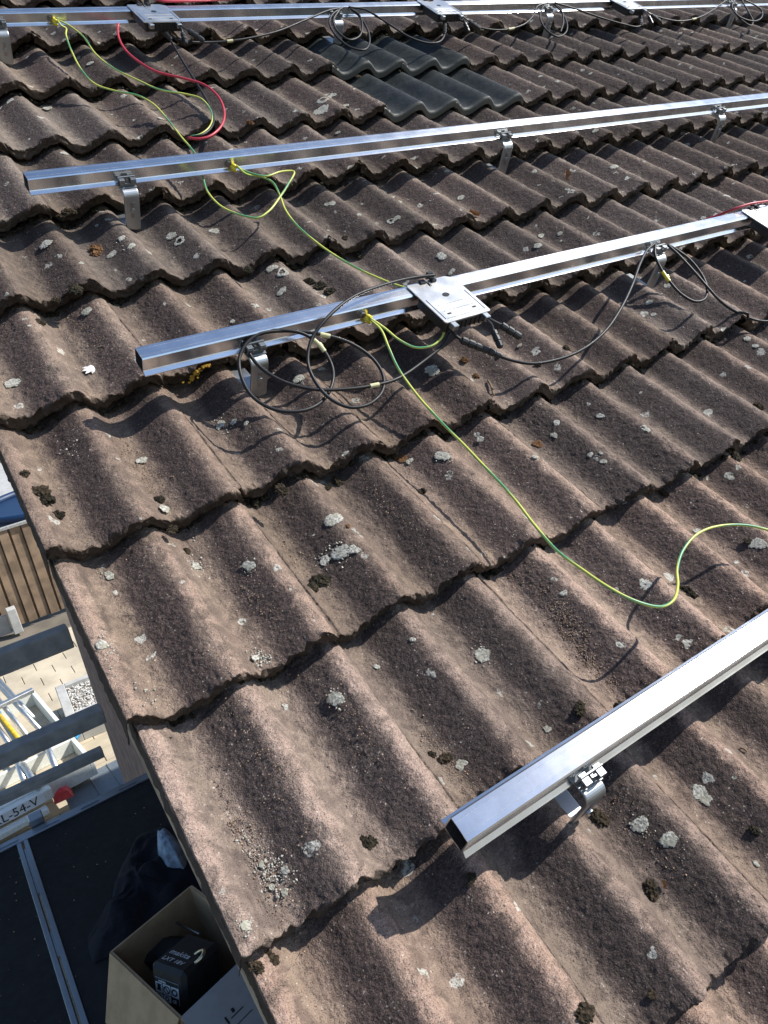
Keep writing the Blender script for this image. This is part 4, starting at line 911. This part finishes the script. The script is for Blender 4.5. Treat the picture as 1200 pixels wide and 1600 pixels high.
# grey plastic crate
q = pz(158, 1222, GZ + .33); cr = empty('plastic_crate', (q[0], q[1], GZ)); cr.rotation_euler = (0, 0, .05); tag(cr, 'grey lidded plastic crate just beyond the scaffold deck', 'crate')
m = MB(); m.box((-.36, -.26, .0), (.40, .26, .30), bev=.02); m.build('bin', M['crate'], cr)
m = MB(); m.box((-.38, -.28, .30), (.42, .28, .335), bev=.012); ld = m.build('lid', M['crate'], cr)
for x in (-.08, .14):
    m = MB(); m.box((x, -.27, .334), (x + .012, .27, .345), bev=.002); m.build('lid_rib', M['crate'], ld)
m = MB(); m.box((-.32, .14, .3345), (-.24, .22, .338)); m.build('lid_mark', M['toolblk'], ld)
# trailer loaded with profiles and tubes
q = pz(24, 1270, GZ + .54) - np.array([-.40 * math.cos(.1) + .0975 * math.sin(.1), -.40 * math.sin(.1) - .0975 * math.cos(.1), 0]); tr = empty('trailer', (q[0], q[1], GZ)); tr.rotation_euler = (0, 0, .10); tag(tr, 'pale grey open trailer loaded with aluminium profiles', 'trailer')
def tp(nm, lo, hi, mat, bev=.006, par=None): m = MB(); m.box(lo, hi, bev=bev); return m.build(nm, mat, par or tr)
tp('bed', (-1.6, .06, .40), (.42, 2.2, .44), M['paver']); tp('rear_board', (-1.6, .0, .42), (.42, .05, .61), M['trail']); tp('side_board', (.42, .0, .42), (.47, 2.2, .61), M['trail']); tp('cross_board', (-1.6, .62, .44), (.42, .67, .61), M['trail']); tp('front_board', (-1.6, 2.2, .42), (.47, 2.25, .61), M['trail'])
pb = tp('plate_board', (-1.6, -.09, .48), (-.02, -.005, .60), M['trail']); tp('rear_bumper', (-1.6, -.20, .40), (-.12, -.10, .46), M['trail'])
pt = tp('number_plate', (-.70, -.096, .484), (-.10, -.0905, .596), M['white'], .002)
text_mesh('lettering', 'XL-54-V', .135, M['toolblk'], Matrix.Translation((-.40, -.0975, .54)) @ TX, pt, extr=.0008)
for x in (-.1, -1.3):
    m = MB(); t_ = np.linspace(0, 2 * math.pi, 21)[:-1]; m.prism([(.28 * math.cos(a), .28 * math.sin(a)) for a in t_], -.08, .08, Matrix.Translation((x + .35, 1.2, .28)) @ Matrix.Rotation(math.pi / 2, 4, 'Y')); m.build('wheel', M['toolblk'], tr)
m = MB(); m.raw([(-.16, -.11, 0), (.16, -.12, 0), (.17, .10, 0), (-.14, .12, 0), (-.10, -.06, .17), (.09, -.07, .13), (.11, .05, .16), (-.06, .07, .12), (0, 0, .20)], [(3, 2, 1, 0), (0, 1, 5, 4), (1, 2, 6, 5), (2, 3, 7, 6), (3, 0, 4, 7), (4, 5, 8), (5, 6, 8), (6, 7, 8), (7, 4, 8)])
q = pz(95, 1236, GZ + .52); o = m.build('tool_bag', M['redp']); o.location = (q[0], q[1], GZ + .442); o.scale = (.6, .6, .6); tag(o, 'red bag lying in the pale trailer', 'bag')
def bar(name, label, p, q, w, h, mat, cat, grp=None):
    a, b = np.array(p), np.array(q); d = b - a; L = np.linalg.norm(d); M4 = Vector(d).to_track_quat('X', 'Z').to_matrix().to_4x4(); m = MB(); m.box((0, -w / 2, -h / 2), (L, w / 2, h / 2), M4, bev=min(w, h) * .12)
    o = m.build(name, mat); o.location = a; tag(o, label, cat, grp); return o
bar('aluminium_profile', 'aluminium profile jutting into the yard, ending below the shaded paving', pz(-60, 1132, -3.6), pz(52, 1078, -3.6), .07, .05, M['alu2'], 'profile', 'loose aluminium profiles')
bar('aluminium_profile', 'short aluminium profile end beneath the upper guard rail', pz(-60, 1075, -3.4), pz(21, 1045, -3.4), .07, .05, M['alu2'], 'profile', 'loose aluminium profiles')
for i, (x0, y0, x1, y1, z0, z1) in enumerate([(-14, 1058, 62, 1140, -3.6, -3.75), (-16, 1076, 44, 1152, -3.6, -3.75), (-20, 1092, 30, 1165, -3.6, -3.75), (-4, 1060, 52, 1122, -3.62, -3.8), (-24, 1108, 20, 1170, -3.6, -3.75), (62, 1140, 90, 1205, -3.9, -3.95), (36, 1195, 60, 1232, -3.9, -3.95), (20, 1170, 38, 1220, -3.9, -3.95)]):
    a, b = pz(x0, y0, z0), pz(x1, y1, z1); m = MB(); m.tube([np.zeros(3), (b - a) * .5, b - a], .028 if i < 5 else .034, 12); o = m.build('aluminium_tube', M['alu2'], smooth=True); o.location = a
    tag(o, ['topmost slanting tube of the aluminium bundle in the yard', 'second tube from the top of the aluminium bundle in the yard', 'tube beside the yellow pole in the aluminium bundle', 'thin upper tube lying close to the jutting profile', 'lowest tube of the aluminium bundle at the picture edge', 'tube lying across the trailer right of the bundle', 'stub of tube over the trailer board between the guard rails', 'stub of tube left of the others over the trailer board'][i], 'tube', 'aluminium tubes in the yard')
a, b = pz(-18, 1098, -3.55), pz(34, 1160, -3.7); m = MB(); m.tube([(b - a) * .22, b - a], .028, 12); po = empty('telescopic_pole', a); tag(po, 'yellow pole with blue grip among the aluminium tubes', 'pole'); m.build('shaft', M['yel'], po, True)
m = MB(); m.tube([(b - a) * .0, (b - a) * .30], .040, 12); m.build('grip', M['blue'], po, True)
q = pz(128, 1142, GZ + .42); m = MB(); m.tube(catmull([(-.45, -.2, -.05), (-.30, -.05, .0), (-.15, .08, .05), (.02, .12, .06), (.12, .05, .04), (.05, -.03, .05), (-.10, -.12, .0)], .02), .016, 8)
o = m.build('rope', M['blue'], smooth=True); o.location = q; tag(o, 'blue rope looped on the planter edge', 'rope')
m = MB()
for k in range(7): m.box((-.02 + k * .045, -.04 - .01 * (k % 2), 0), (.02 + k * .045, .06, .05 + .02 * (k % 3)), Matrix.Rotation(.15 * (k % 3 - 1), 4, 'Z'), bev=.01)
q = pz(136, 1136, GZ + .40); o = m.build('strap_bundle', M['blue']); o.location = q; tag(o, 'bright blue bundle of strap on the planter', 'strap')
# fence with pale post and top rail, low wall panel in front
f0 = pz(-30, 1002, GZ); f1 = pz(70, 965, GZ); fy = (f0[1] + f1[1]) / 2
fx = pz(60, 968, GZ)[0]
fe = empty('garden_fence', (fx - 1.0, fy, GZ)); tag(fe, 'brown upright-board garden fence with pale post beyond the yard', 'fence')
hF = 1.75
for k in range(16):
    m = MB(); m.box((-1.05 + k * .19, .03 * (k % 2), .02), (-1.05 + k * .19 + (.17 if k % 2 else .15), .022 + .03 * (k % 2), hF), bev=.003); m.build('board', M['fence'], fe)
m = MB(); m.box((-1.05, .055, .02), (2.0, .075, hF - .05)); m.build('backing', M['twig'], fe)
m = MB(); m.box((.30, -.045, 0), (.40, -.003, hF - .02)); m.build('post', M['fence_post'], fe)
m = MB(); m.box((-1.05, -.03, hF + .002), (2.0, .055, hF + .045)); m.build('top_rail', M['fence_post'], fe)
m = MB(); m.box((-1.05, -.14, .0), (.54, -.06, .34), bev=.01); m.build('plinth', M['concrete'], fe)
m = MB(); m.box((.55, -.30, 0), (.70, -.12, .46), bev=.01); m.build('plinth_post', M['concrete'], fe)
# paddling pool and terrace further back
q = pz(42, 826, GZ); pq = np.array([q[0], q[1]])
tq = pz(8, 792, GZ); m = MB(); m.box((tq[0] - 6, tq[1] - 3.2, GZ - .058), (tq[0] + 6, tq[1] + 7, GZ + .02)); te = m.build('terrace', M['concrete']); tag(te, 'pale terrace beyond the garden fence', 'terrace', kind='structure')
po = empty('paddling_pool', (q[0] + .6, q[1] + .3, GZ)); tag(po, 'round blue paddling pool behind the garden fence', 'pool')
t_ = np.linspace(0, 2 * math.pi, 49); m = MB(); m.tube([(1.5 * math.cos(a), 1.5 * math.sin(a), .55) for a in t_], .10, 10, False); m.build('rim', M['bluef'], po, True)
m = MB(); m.prism([(1.52 * math.cos(a), 1.52 * math.sin(a)) for a in t_[:-1]], .02, .50); m.build('wall', M['bluef'], po)
for k in range(3):
    hb = empty('shrub', (tq[0] - 3 + k * 3.2, tq[1] + 8.5 + k, GZ)); tag(hb, ['leftmost dark shrub behind the pale terrace', 'middle dark shrub behind the pale terrace', 'rightmost dark shrub behind the pale terrace'][k], 'shrub', 'shrubs beyond the terrace')
    its = []
    lv = np.array([[-.5, 0, 0], [.5, 0, 0], [0, 1.2, .2], [0, .5, .35]]); lf = np.array([[0, 1, 3], [1, 2, 3], [2, 0, 3]])
    for j in range(1500):
        d = rng.normal(size=3); d /= np.linalg.norm(d); rr = random.uniform(.55, 1.0) * (1 + .25 * float(vnoise(d[0] * 2 + k, d[1] * 2, d[2] * 2))); its.append((lv, lf, d * np.array([1.7, 1.3, 1.3]) * rr + np.array([0, 0, 1.5]), .14, random.uniform(0, 6.28)))
    cr_ = joined('crown', its, M['bush'], hb); del cr_['kind']
    m = MB(); m.tube([(0, 0, 0), (.05, 0, .6), (0, .05, 1.3)], [.09, .07, .04], 8); m.build('trunk', M['twig'], hb)
print('tiles', ntile)
